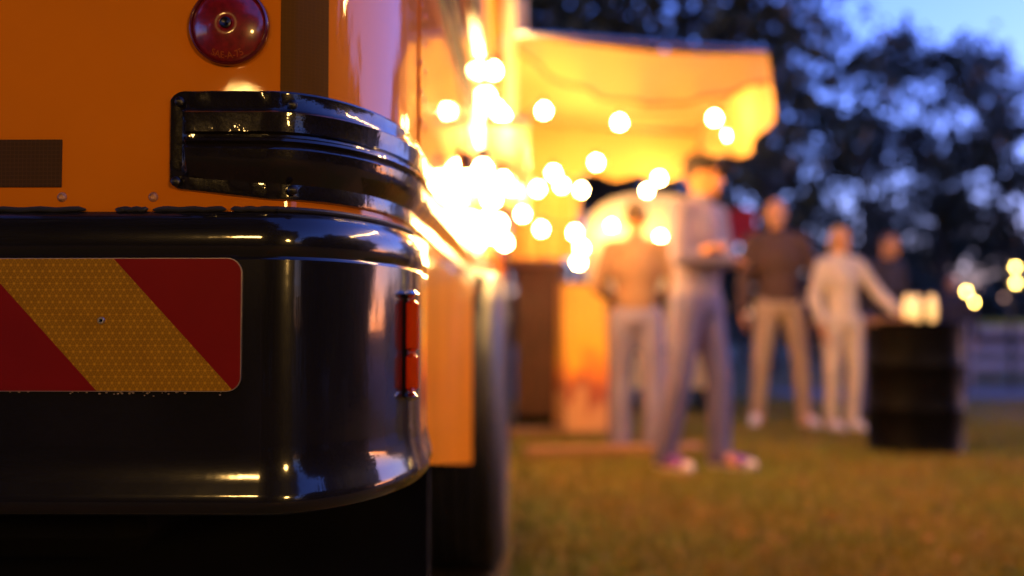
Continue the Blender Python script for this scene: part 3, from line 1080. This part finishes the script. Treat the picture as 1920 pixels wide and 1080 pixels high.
for k, (px, pys) in enumerate(((1.0, .92), (.7, .86), (.85, .68), (.85, .64), (.85, .60), (.6, .56))):
    zz = hgt * pys
    MB().box((.06, .0 + (zz - hgt / 2) * .123 - .0105, zz), (.16 * px, .002, .02), rot=tilt).build('print_line', mat('menu_ink', (.22, .04, .015), .5) if k == 0 else bpy.data.materials['menu_ink'], ab)

# weathered boards lying on the grass
for px, py, ln, rz_, nm in ((1050, 815, .95, R(14), 'left weathered board lying on the grass below the menu board'), (1150, 852, 1.15, R(10), 'longer weathered board lying on the grass by the man in wide jeans')):
    q = P(px, py, ground_d(py))
    bd = MB().box((0, 0, .035), (ln, .16, .05), bev=.008).box((-ln * .35, 0, .007), (.06, .15, .014)).box((ln * .35, 0, .007), (.06, .15, .014)).build('wooden_board', M['wood'], loc=(q.x, q.y, 0))
    bd.rotation_euler.z = rz_
    tag(bd, nm, 'board', 'loose boards on the grass')

# rounded cream kiosk behind the people
d = 9.0
KX0, KX1 = P(1098, 500, d).x, P(1345, 500, d).x
kz = P(1200, 362, d).z
kw = KX1 - KX0
ks = thing('food_kiosk', 'rounded cream kiosk glowing behind the people under the awning', 'kiosk', ((KX0 + KX1) / 2, d, 0))
prof_k = []
for k in range(25):
    a = math.pi * k / 24
    prof_k.append((-kw / 2 * math.cos(a) * (1 if True else 0), kz - .42 + .42 * math.sin(a) ** .7))
outl = [(-kw / 2, .25)] + prof_k + [(kw / 2, .25)]
n = len(outl)
mb = MB()
mb.add([(x, -.0, z) for x, z in outl] + [(x * .98, 1.3, z) for x, z in outl], [tuple(range(n)), tuple(range(2 * n - 1, n - 1, -1))] + [(i, i + n, (i + 1) % n + n, (i + 1) % n) for i in range(n)])
mb.build('shell', M['cream'], ks, angle=30)
MB().box((0, -.02, 1.32), (kw * .62, .03, .5), bev=.01).build('hatch', M['interior'], ks)
MB().box((0, -.11, 1.03), (kw * .7, .22, .03), bev=.006).build('shelf', M['wood'], ks)
MB().box((0, -.005, .6), (kw * .97, .012, .05)).build('trim_band', M['black'], ks)
for sx_ in (-1, 1):
    MB().lathe([(.25, -.09), (.27, -.05), (.27, .05), (.25, .09), (.14, .09), (.13, .04), (0, .04)], 26, Matrix.Translation((sx_ * kw * .52, .65, .27)) @ Matrix.Rotation(sx_ * math.pi / 2, 4, 'Y')).build('wheel', M['tyre'], ks)
festoon('short bulb string hung across the front of the cream kiosk',
        [Vector(((KX0 + KX1) / 2 + x, d - .22, z)) for x, z in ((-.38, 1.70), (-.18, 1.62), (.05, 1.60))])

# oil drum table
d = ground_d(857)
dc = P(1752, 845, d)
drum = thing('oil_drum', 'black oil drum standing on the grass as a table', 'drum', (dc.x, d + .29, 0))
pr = [(.0, .0), (.285, .0), (.292, .01), (.285, .022)]
H_ = .845
for zc in (.29, .57):
    pr += [(.284, zc - .03), (.292, zc - .012), (.297, zc), (.292, zc + .012), (.284, zc + .03)]
pr += [(.284, H_ - .03), (.290, H_ - .012), (.296, H_ - .004), (.290, H_), (.282, H_ - .006), (.27, H_ - .022), (0, H_ - .022)]
mb = MB().lathe(pr, 56)
mb.v = [(x * (1.04 + .006 * math.sin(5 * math.atan2(y, x) + z * 7)), y, z) for x, y, z in mb.v]
mb.build('drum_body', M['drum'], drum, angle=50)
for (x, y, r_) in ((.15, -.08, .03), (-.16, .1, .018)):
    MB().lathe([(r_, H_ - .022), (r_, H_ - .008), (r_ * .7, H_ - .006), (0, H_ - .006)], 14, Matrix.Translation((x, y, 0))).build('bung', M['dark_steel'], drum)
DC = Vector((dc.x, d + .29, H_ - .022))
# tray
tr = MB().box((0, 0, .012), (.26, .2, .024), bev=.005).box((0, -.095, .03), (.26, .012, .024)).box((0, .095, .03), (.26, .012, .024)).build('serving_tray', M['wood'], loc=DC + Vector((-.17, -.03, .0)))
tag(tr, 'small wooden tray on the left of the black drum top', 'tray')
for k, (px, nm) in enumerate(((1698, 'left'), (1720, 'middle'), (1743, 'right'))):
    p = P(px, 590, DC.y)
    jt = thing('candle_jar', '%s one of three glowing candle jars on the black drum' % nm, 'candle jar', (p.x, DC.y - .04 + .05 * (k % 2), DC.z), 0, 'glowing candle jars on the drum')
    MB().lathe([(0, .002), (.014, .002), (.021, .025), (.027, .065), (.029, .10), (.026, .14), (.019, .175), (.013, .19), (.010, .19), (.016, .17), (.024, .10), (.016, .02)], 20).build('jar_glass', M['jar_glow'], jt)
    MB().lathe([(.013, .190), (.0145, .192), (.0145, .198), (.012, .200)], 20).build('jar_rim', M['steel'], jt)
# paling fence far right
fd = 13.5
fen = thing('rail_fence', 'pale post and rail fence beyond the path at the right', 'fence', (P(1815, 650, fd).x, fd, 0))
M['fence'] = mat('weathered_fence_paint', (.42, .36, .38), .7, var=.25, scale=3, stretch=(1, 8, 8))
for k in range(5):
    MB().box((k * 1.05, 0, .43), (.10, .08, .86), bev=.01).build('post', M['fence'], fen)
for z in (.28, .50, .74):
    for k in range(4):
        MB().box((k * 1.05 + .525, -.055, z), (1.04, .03, .12), bev=.006).build('rail', M['fence'], fen)
M['yellow_cloth'] = mat('yellow_cloth', (.42, .36, .03), .8)
q = P(1892, 600, 15)
tbx = thing('cloth_table', 'low table under a yellow-green cloth beyond the fence', 'table', (q.x, 15, 0))
MB().box((0, 0, .84), (.85, .6, .03), bev=.01).build('table_top', M['wood'], tbx)
MB().box((0, 0, .77), (.87, .62, .24), bev=.02).build('tablecloth', M['yellow_cloth'], tbx)
for sx_ in (-1, 1):
    for sy_ in (-1, 1):
        MB().box((sx_ * .38, sy_ * .25, .33), (.05, .05, .66)).build('leg', M['wood'], tbx)
gp = P(1808, 700, ground_d(720))
tag(MB().box((0, 0, .45), (.09, .09, .9), bev=.01).box((0, 0, .915), (.12, .12, .03), bev=.008).build('gate_post', M['fence'], loc=(gp.x, gp.y + 1.0, 0)), 'pale square gate post just behind the black drum', 'post')
# red pennant far behind the man in the cap
q = P(1392, 425, 11)
rf = thing('red_banner', 'small red banner on a thin pole behind the man in the cap', 'banner', (q.x, 11, 0))
MB().tube([(0, 0, 0), (0, 0, q.z + .25)], .014, 8).build('pole', M['dark_steel'], rf)
MB().grid(lambda a, c: ((a - .5) * .30, -.02 + .02 * math.sin(a * 7 + c * 3), q.z + .2 - c * .40), 10, 8).build('cloth', fabric('red_cloth', (.55, .02, .02), .3), rf, angle=180)

# ------------------------------------------------------------------ people
SKIN = mat('skin', (.60, .27, .11), .55, spec=.25, var=.08, scale=9)


def bake(mb, name, mtl, parent, voxel, smooth_it=4):
    me = bpy.data.meshes.new(name)
    me.from_pydata([tuple(p) for p in mb.v], [], mb.f)
    o = bpy.data.objects.new(name, me)
    COL.objects.link(o)
    r = o.modifiers.new('r', 'REMESH'); r.mode = 'VOXEL'; r.voxel_size = voxel; r.use_smooth_shade = True
    s = o.modifiers.new('s', 'SMOOTH'); s.factor = .5; s.iterations = smooth_it
    dg = bpy.context.evaluated_depsgraph_get(); dg.update()
    me2 = bpy.data.meshes.new_from_object(o.evaluated_get(dg))
    bpy.data.objects.remove(o); bpy.data.meshes.remove(me)
    me2.name = name
    me2.materials.clear(); me2.materials.append(mtl)
    me2.polygons.foreach_set("use_smooth", [True] * len(me2.polygons))
    return link(name, me2, parent)


def hand_geo(mb, wrist, dirv, palm_n, s, curl=.6, side=1):
    d_ = Vector(dirv).normalized(); n_ = Vector(palm_n); n_ = (n_ - d_ * n_.dot(d_)).normalized()
    x_ = d_.cross(n_) * side
    W = Vector(wrist)
    for k in (-1, -.33, .33, 1):
        mb.capsule(W, .020 * s, W + d_ * .085 * s + x_ * .027 * s * k, .0125 * s, 8)
    for k, ln in ((-1, .062), (-.33, .078), (.33, .086), (1, .078)):
        a = W + d_ * .088 * s + x_ * .028 * s * k
        b_ = a + (d_ * math.cos(curl * .5) + n_ * math.sin(curl * .5)) * ln * .5 * s
        c_ = b_ + (d_ * math.cos(curl * 1.6) + n_ * math.sin(curl * 1.6)) * ln * .5 * s
        mb.capsule(a, .0098 * s, b_, .0092 * s, 8).capsule(b_, .0092 * s, c_, .008 * s, 8)
    a = W + d_ * .03 * s + x_ * .022 * s
    b_ = a + (d_ * .55 + x_ * .7 + n_ * .3).normalized() * .04 * s
    c_ = b_ + (d_ * .85 + x_ * .2 + n_ * .35).normalized() * .032 * s
    mb.capsule(a, .014 * s, b_, .0105 * s, 8).capsule(b_, .0105 * s, c_, .009 * s, 8)


def person(label, X, Y, yaw, H, arms, feet, top, trousers, shoes, hair, hair_style='short', cap=None, head_yaw=0, skin=SKIN, build=1.0,
           wide=1.0, lean=(0, 0), toe=(0, 0), hands_curl=.6, top_hem=.93):
    """figure facing -Y before the yaw; arms = [(elbow, wrist, hand dir), ...] for its left (+x) and right (-x)"""
    k = H / 1.75
    t = thing('person', label, 'person', (X, Y, 0), yaw)
    S = lambda p: Vector(p) * k
    lx, ly = lean
    hipz, waistz, chestz, shz, neckz, headz = .93, 1.06, 1.27, 1.42, 1.50, 1.625
    off = lambda z: Vector((lx * max(0, (z - .9)) / .7, ly * max(0, (z - .9)) / .7, 0))
    ct_ = lambda x, y, z: S(Vector((x, y, z)) + off(z))
    sh = [ct_(.175 * build, .01, shz), ct_(-.175 * build, .01, shz)]
    hips = [S((.09, 0, hipz)), S((-.09, 0, hipz))]
    legs = []
    for i, (fx, fy) in enumerate(feet):
        ank = S((fx, fy + .03, .085))
        kn = hips[i].lerp(ank, .5) + S((.012 * (1 if i == 0 else -1), -.035, .01))
        legs.append((hips[i], kn, ank))
    body = MB()
    body.ell(S((0, 0, .95)), (.155 * k * build, .105 * k, .13 * k))
    body.ell(ct_(0, 0, 1.08), (.135 * k * build, .095 * k, .16 * k))
    body.ell(ct_(0, .005, 1.27), (.165 * k * build, .11 * k, .2 * k))
    body.capsule(ct_(.13 * build, .01, shz + .005), .058 * k, ct_(-.13 * build, .01, shz + .005), .058 * k)
    body.capsule(ct_(0, .012, 1.42), .062 * k, ct_(0, -.005, 1.55), .052 * k)
    # head, turned about its own axis
    hm = Matrix.Rotation(head_yaw, 3, 'Z')
    hc = ct_(0, -.012, headz)
    h_ = lambda x, y, z: hc + (hm @ Vector((x, y, z))) * k
    body.ell(h_(0, .012, .022), (.073 * k, .093 * k, .098 * k), rot=hm)
    body.ell(h_(0, -.022, -.045), (.055 * k, .066 * k, .070 * k), rot=hm)
    body.capsule(h_(0, -.085, -.005), .010 * k, h_(0, -.100, -.032), .014 * k, 8)
    body.capsule(h_(-.03, -.074, .014), .011 * k, h_(.03, -.074, .014), .011 * k, 8)
    body.capsule(h_(-.018, -.083, -.062), .008 * k, h_(.018, -.083, -.062), .008 * k, 8)
    body.ell(h_(0, -.072, -.098), (.022 * k, .018 * k, .018 * k))
    for s_ in (-1, 1):
        body.ell(h_(s_ * .075, .012, -.012), (.011 * k, .020 * k, .032 * k), rot=hm)
    arm_pts = []
    for i, (el, wr, hd) in enumerate(arms):
        e_, w_ = S(el), S(wr)
        body.capsule(sh[i], .05 * k, e_, .040 * k).capsule(e_, .039 * k, w_, .026 * k)
        pn = Vector((0, -1, 0)) if abs(hd[2]) > .5 else Vector((0, 0, -1))
        if abs(hd[2]) > .5: pn = Vector((-1 if i == 0 else 1, -.2, 0))
        hand_geo(body, w_, hd, pn, k, hands_curl, 1 if i == 0 else -1)
        arm_pts.append((sh[i], e_, w_))
    for hp, kn, an in legs:
        body.capsule(hp, .088 * k, kn, .054 * k).capsule(kn, .054 * k, an, .036 * k)
        body.capsule(an, .036 * k, an + S((0, -.1, -.045)), .03 * k)
    bake(body, 'body', skin, t, .0085)
    ey = mat('eye', (.05, .03, .02), .2) if 'eye' not in bpy.data.materials else bpy.data.materials['eye']
    for s_ in (-1, 1):
        MB().ell(h_(s_ * .031, -.079, .002), (.011 * k, .008 * k, .008 * k), n=10, m=6).build('eye', ey, t)
    # clothes
    c = MB(); e = .014
    c.ell(S((0, 0, .97)) , ((.158 * build + e) * k, (.108 + e) * k, .10 * k)) if top_hem < .95 else None
    c.ell(ct_(0, 0, 1.08), ((.143 * build + e) * k, (.103 + e) * k, .19 * k))
    c.ell(ct_(0, .005, 1.27), ((.168 * build + e) * k, (.113 + e) * k, .205 * k))
    c.capsule(ct_(.14 * build, .01, shz + .002), (.060 + e * .8) * k, ct_(-.14 * build, .01, shz + .002), (.060 + e * .8) * k)
    c.capsule(ct_(0, .012, 1.42), .080 * k, ct_(0, .006, 1.485), .070 * k)
    for s0, e_, w_ in arm_pts:
        c.capsule(s0, .068 * k, e_, .056 * k).capsule(e_, .056 * k, e_.lerp(w_, .92), .043 * k)
    bake(c, 'top', top, t, .012, 3)
    tr_ = MB()
    tr_.ell(S((0, .0, .93)), ((.16 * build + .012) * k, .122 * k, .125 * k))
    for hp, kn, an in legs:
        tr_.capsule(hp, .102 * k, kn, .070 * k * wide).capsule(kn, .070 * k * wide, an + S((0, 0, -.01)), .058 * k * wide ** 1.6)
    bake(tr_, 'trousers', trousers, t, .013, 3)
    tr_b = MB()
    for i, (hp, kn, an) in enumerate(legs):
        m_ = Matrix.Rotation(toe[i], 3, 'Z')
        f_ = lambda x, y, z: Vector((an.x, an.y, 0)) + (m_ @ Vector((x, y, z))) * k
        sm = MB()
        sm.capsule(f_(0, .035, .055), .040 * k, f_(0, -.10, .048), .042 * k).capsule(f_(0, -.1, .045), .042 * k, f_(0, -.17, .036), .034 * k)
        sm.capsule(f_(0, .01, .07), .044 * k, f_(0, .015, .12), .045 * k)
        so = bake(sm, 'shoe', shoes[0], t, .010, 3)
        sl = MB()
        for q in range(9):
            sl.ell(f_(0, .05 - q * .03, .014), ((.038 + .010 * math.sin(q / 8 * math.pi)) * k, .032 * k, .017 * k), n=12, m=6)
        bake(sl, 'sole', shoes[1], so, .010, 2)
        if len(shoes) > 2:
            MB().ell(f_(0, -.175, .036), (.040 * k, .036 * k, .030 * k), n=12, m=7).build('toe_cap', shoes[2], so)
    hr = MB()
    hr.ell(h_(0, .024, .038), (.080 * k, .092 * k, .092 * k), rot=hm)
    if hair_style == 'long':
        hr.ell(h_(0, .06, -.05), (.085 * k, .055 * k, .15 * k), rot=hm)
    elif hair_style == 'bun':
        hr.ell(h_(0, .115, .05), (.04 * k, .04 * k, .04 * k), rot=hm)
    if hair_style != 'bald':
        bake(hr, 'hair', hair, t, .010, 3)
    if cap is not None:
        cp = MB()
        cp.ell(h_(0, .014, .058), (.086 * k, .100 * k, .074 * k), rot=hm)
        co = bake(cp, 'cap', cap, t, .008, 2)
        bm_ = MB()
        bm_.ell(h_(0, -.115, .050), (.068 * k, .075 * k, .009 * k), rot=hm)
        bm_.build('brim', cap, co)
    return t


def cloth(name, c, var=.12):
    return mat(name, c, .85, var=var, scale=6, bump=.5, bscale=9)


LILAC = cloth('lilac_sweater', (.20, .165, .26)); JEAN = cloth('jeans', (.12, .11, .25)); JEAN2 = cloth('pale_jeans', (.16, .145, .31))
BROWN = cloth('brown_sweatshirt', (.085, .042, .028)); TAN = cloth('tan_sweater', (.20, .115, .085)); CREAM = cloth('cream_cotton', (.62, .50, .36)); SAND = cloth('sand_trousers', (.42, .30, .20))
DARK = cloth('dark_jacket', (.05, .035, .03)); WHITE = cloth('white_leather', (.7, .62, .6), .05); PURP = cloth('purple_canvas', (.20, .06, .33)); CAPM = cloth('dark_cap', (.02, .015, .02))
HBROWN = mat('brown_hair', (.06, .03, .015), .6, bump=.5, bscale=60); HBLOND = mat('fair_hair', (.46, .27, .10), .6, bump=.5, bscale=60); HGREY = mat('short_grey_hair', (.16, .09, .05), .7)

crossed = [((.24, -.05, 1.16), (-.03, -.19, 1.21), (-1, .2, .1)), ((-.24, -.05, 1.16), (.03, -.215, 1.15), (1, .25, .05))]
d = ground_d(880)
person('man in a dark cap, lilac sweater and purple sneakers standing with folded arms', P(1306, 880, d).x, d, R(48), 1.80, crossed, [(.13, -.10), (-.12, .10)],
       LILAC, JEAN, (PURP, WHITE, WHITE), HBROWN, cap=CAPM, head_yaw=R(28), toe=(R(10), R(-12)), top_hem=.93, build=1.12, wide=1.05, lean=(.02, -.03))
d = ground_d(846)
person('person in a tan sweater and wide pale jeans, back turned, facing the cream kiosk', P(1195, 846, d).x, d, R(172), 1.63,
       [((.27, -.02, 1.15), (.14, -.17, 1.05), (-1, -.2, -.1)), ((-.27, -.02, 1.15), (-.14, -.17, 1.05), (1, -.2, -.1))], [(.12, 0), (-.12, .05)], TAN, JEAN2, (WHITE, WHITE), HBROWN, 'short', wide=1.28, top_hem=.99)
d = ground_d(798)
person('tall bald man in a brown sweatshirt and white shoes, arms hanging', P(1465, 798, d).x, d, R(-4), 1.86,
       [((.27, .0, 1.12), (.27, -.08, .87), (.0, -.2, -1)), ((-.27, .0, 1.12), (-.29, -.06, .87), (0, -.2, -1))], [(.17, -.06), (-.17, .05)], BROWN, SAND, (WHITE, WHITE), HGREY, 'bald', toe=(R(18), R(-18)), build=1.06, lean=(-.03, -.02))
d = ground_d(806)
person('woman in a pale cream jacket and trousers reaching towards the black drum', P(1580, 806, d).x, d, R(12), 1.60,
       [((.29, -.10, 1.17), (.35, -.30, 1.00), (.5, -.8, -.3)), ((-.24, .02, 1.14), (-.22, -.08, .9), (.0, -.2, -1))], [(.09, -.02), (-.09, .0)], CREAM, CREAM, (WHITE, WHITE), HBLOND, 'long', build=.9)
d = 8.7
person('person in a dark jacket behind the black drum, leaning towards the candles', P(1640, 700, d).x, d, R(25), 1.62,
       [((.27, -.1, 1.14), (.24, -.33, 1.08), (.1, -1, 0)), ((-.27, .0, 1.12), (-.25, -.12, .9), (0, -.2, -1))], [(.10, 0), (-.10, .0)], DARK, JEAN, (DARK, DARK), HBROWN, 'short', lean=(.05, -.14))
d = 10.5
person('dim figure in dark clothes far behind the black drum', P(1788, 700, d).x, d, R(-20), 1.36,
       [((.27, .0, 1.12), (.27, -.08, .87), (.0, -.2, -1)), ((-.27, .0, 1.12), (-.29, -.06, .87), (0, -.2, -1))], [(.1, 0), (-.1, .0)], DARK, DARK, (DARK, DARK), HBROWN, 'short')

# ------------------------------------------------------------------ trees
M['bark'] = mat('bark', (.06, .045, .035), .9, var=.4, scale=6, stretch=(4, 4, .8), bump=.8, bscale=14)
LEAF = [rnd_mat('dark_leaves', (.020, .028, .014), (.050, .064, .030)), rnd_mat('olive_leaves', (.026, .030, .016), (.060, .066, .032))]


def leaf_mesh(name, centers, n_per, spread, size, mtl, seed):
    r = np.random.default_rng(seed)
    c = np.repeat(np.array(centers), n_per, 0)
    n = len(c)
    sp = np.repeat(np.array(spread), n_per)[:, None]
    p = c + r.normal(0, 1, (n, 3)) * sp * np.array([1, 1, .75])
    a = r.normal(0, 1, (n, 3)); a /= np.linalg.norm(a, axis=1)[:, None]
    b2 = np.cross(a, r.normal(0, 1, (n, 3))); b2 /= np.linalg.norm(b2, axis=1)[:, None]
    s = (size * (.6 + .8 * r.random(n)))[:, None]
    v = np.stack([p - a * s, p + b2 * s * .5, p + a * s, p - b2 * s * .5], 1).reshape(-1, 3)
    me = bpy.data.meshes.new(name)
    me.vertices.add(n * 4); me.vertices.foreach_set("co", v.astype(np.float32).ravel())
    me.loops.add(n * 4); me.loops.foreach_set("vertex_index", np.arange(n * 4, dtype=np.int32))
    me.polygons.add(n); me.polygons.foreach_set("loop_start", np.arange(0, n * 4, 4, dtype=np.int32))
    me.polygons.foreach_set("loop_total", np.full(n, 4, dtype=np.int32))
    me.update(calc_edges=True)
    me.materials.append(mtl)
    return me


def tree(name, label, px, Y, z_top, z_low, half_w, seed, clumps=60, per=70, leaf=.10, tight=.42, lt=0, group='trees behind the party'):
    r = random.Random(seed)
    X = P(px, 600, Y).x
    t = thing(name, label, 'tree', (X, Y, 0), 0, group)
    h = z_top
    tr_ = MB()
    lean = r.uniform(-.4, .4)
    fork = max(.8, z_low * .9)
    tr_.tube([(0, 0, -.1), (lean * .2, 0, fork * .5), (lean * .5, .1, fork), (lean, .1, h * .8)], [.05 * h ** .8 * .8, .04 * h ** .8 * .8, .034 * h ** .8 * .8, .03], 9)
    cz, rz_ = (z_top + z_low) / 2, (z_top - z_low) / 2
    cs, sp = [], []
    for i in range(clumps):
        while True:
            x, y, z = r.uniform(-1, 1), r.uniform(-1, 1), r.uniform(-1, 1)
            q = x * x + y * y + z * z
            if .12 < q < 1: break
        wob = 1 + .18 * math.sin(3 * math.atan2(y, x) + seed) + .12 * math.sin(5 * z + seed)
        c = Vector((x * half_w * wob + lean * .6, y * half_w * .8, cz + z * rz_ * wob))
        cs.append(tuple(c)); sp.append(r.uniform(.6, 1.3) * tight)
        if i % 4 == 0:
            st = Vector((lean * .5, .1, fork + (c.z - fork) * r.uniform(.0, .35)))
            mid = st.lerp(c, .5) + Vector((0, 0, -.06 * (c - st).length))
            tr_.tube([st, mid, c], [.035, .022, .008], 6)
    tr_.build('trunk', M['bark'], t)
    link('crown', leaf_mesh('crown', cs, per, sp, leaf, LEAF[lt], seed), t)
    return t


G2 = 'trees along the far edge of the lawn'
tree('leafy_tree', 'broad dense dark tree rising behind the awning', 1130, 13, 8.2, 2.4, 3.2, 11, 130, 130, .11, .5)
tree('leafy_tree', 'dark tree right of the awning with pale sky gaps beside its crown', 1440, 17, 6.6, 3.0, 2.3, 12, 26, 125, .10, .28)
tree('leafy_tree', 'tall tree with a ragged crown in the middle of the sky gaps', 1640, 19, 6.9, 2.6, 2.6, 13, 36, 125, .10, .28, 1)
tree('leafy_tree', 'slender tree standing second from the right edge', 1790, 21, 6.9, 2.2, 2.0, 14, 28, 125, .10, .28)
tree('leafy_tree', 'lower spreading tree at the right edge of the picture', 1930, 20, 5.4, 1.6, 2.1, 15, 27, 125, .10, .28, 1)
for i, (px, Y, zt_, hw, lb) in enumerate(((1080, 22, 5.0, 3.2, 'low bushy tree showing below the awning'), (1400, 24, 4.4, 2.6, 'low bushy tree behind the red banner'), (1520, 25, 4.2, 2.5, 'low bushy tree behind the tall man'),
                                          (1660, 26, 4.0, 2.6, 'low bushy tree behind the candle jars'), (1790, 27, 3.5, 2.6, 'low bushy tree behind the nearer far lamp post'), (1920, 26, 3.2, 2.6, 'low bushy tree behind the fence at the right edge'))):
    tree('bushy_tree', lb, px, Y, zt_, .3, hw, 30 + i, 24, 120, .12, .28, i % 2, G2)
# far treeline: one mass
r = random.Random(5)
cs = [(r.uniform(-30, 45), r.uniform(42, 50), abs(r.gauss(0, 1.1)) + .3) for _ in range(260)]
tag(link('far_treeline', leaf_mesh('far_treeline', cs, 50, [.7] * len(cs), .32, LEAF[0], 77)), 'dark band of far trees along the horizon', None, kind='stuff')

# trees behind and beside the camera: the dark, broken by gaps, that the glossy paint mirrors
G3 = 'trees standing round the camera'
for i, (X, Y, h, lo, hw, n, per, lb) in enumerate(((-4.3, -2.6, 9, 2.7, 4.0, 150, 110, 'dense tree behind the camera, left hand one'), (-1.8, -5.6, 9, 2.3, 3.4, 130, 110, 'dense tree behind the camera, middle one'), (3.6, -7.5, 6.5, .8, 3.0, 100, 120, 'dense tree behind the camera, right hand one'),
                                           (-8, 2.5, 9, .6, 3.2, 80, 90, 'dense tree beyond the far side of the bus'), (10.2, 4.6, 4.3, .1, 2.6, 80, 130, 'low bushy tree right of the camera, farthest ahead'), (9.5, .9, 4.2, .1, 2.9, 80, 130, 'low bushy tree right of the camera, level with it'), (9.0, -3.2, 3.3, .1, 2.9, 80, 130, 'low bushy tree right of the camera, a little behind it'),
                                           (-4.5, -8.5, 4.2, .1, 4.2, 110, 150, 'tall hedge bush behind the camera, left hand one'), (2.2, -9.5, 4.2, .1, 4.2, 110, 150, 'tall hedge bush behind the camera, right hand one'))):
    t = tree('leafy_tree', lb, 960 + X / Y * F, Y, h, lo, hw, 60 + i, n, per, .22, .5, 0, G3)
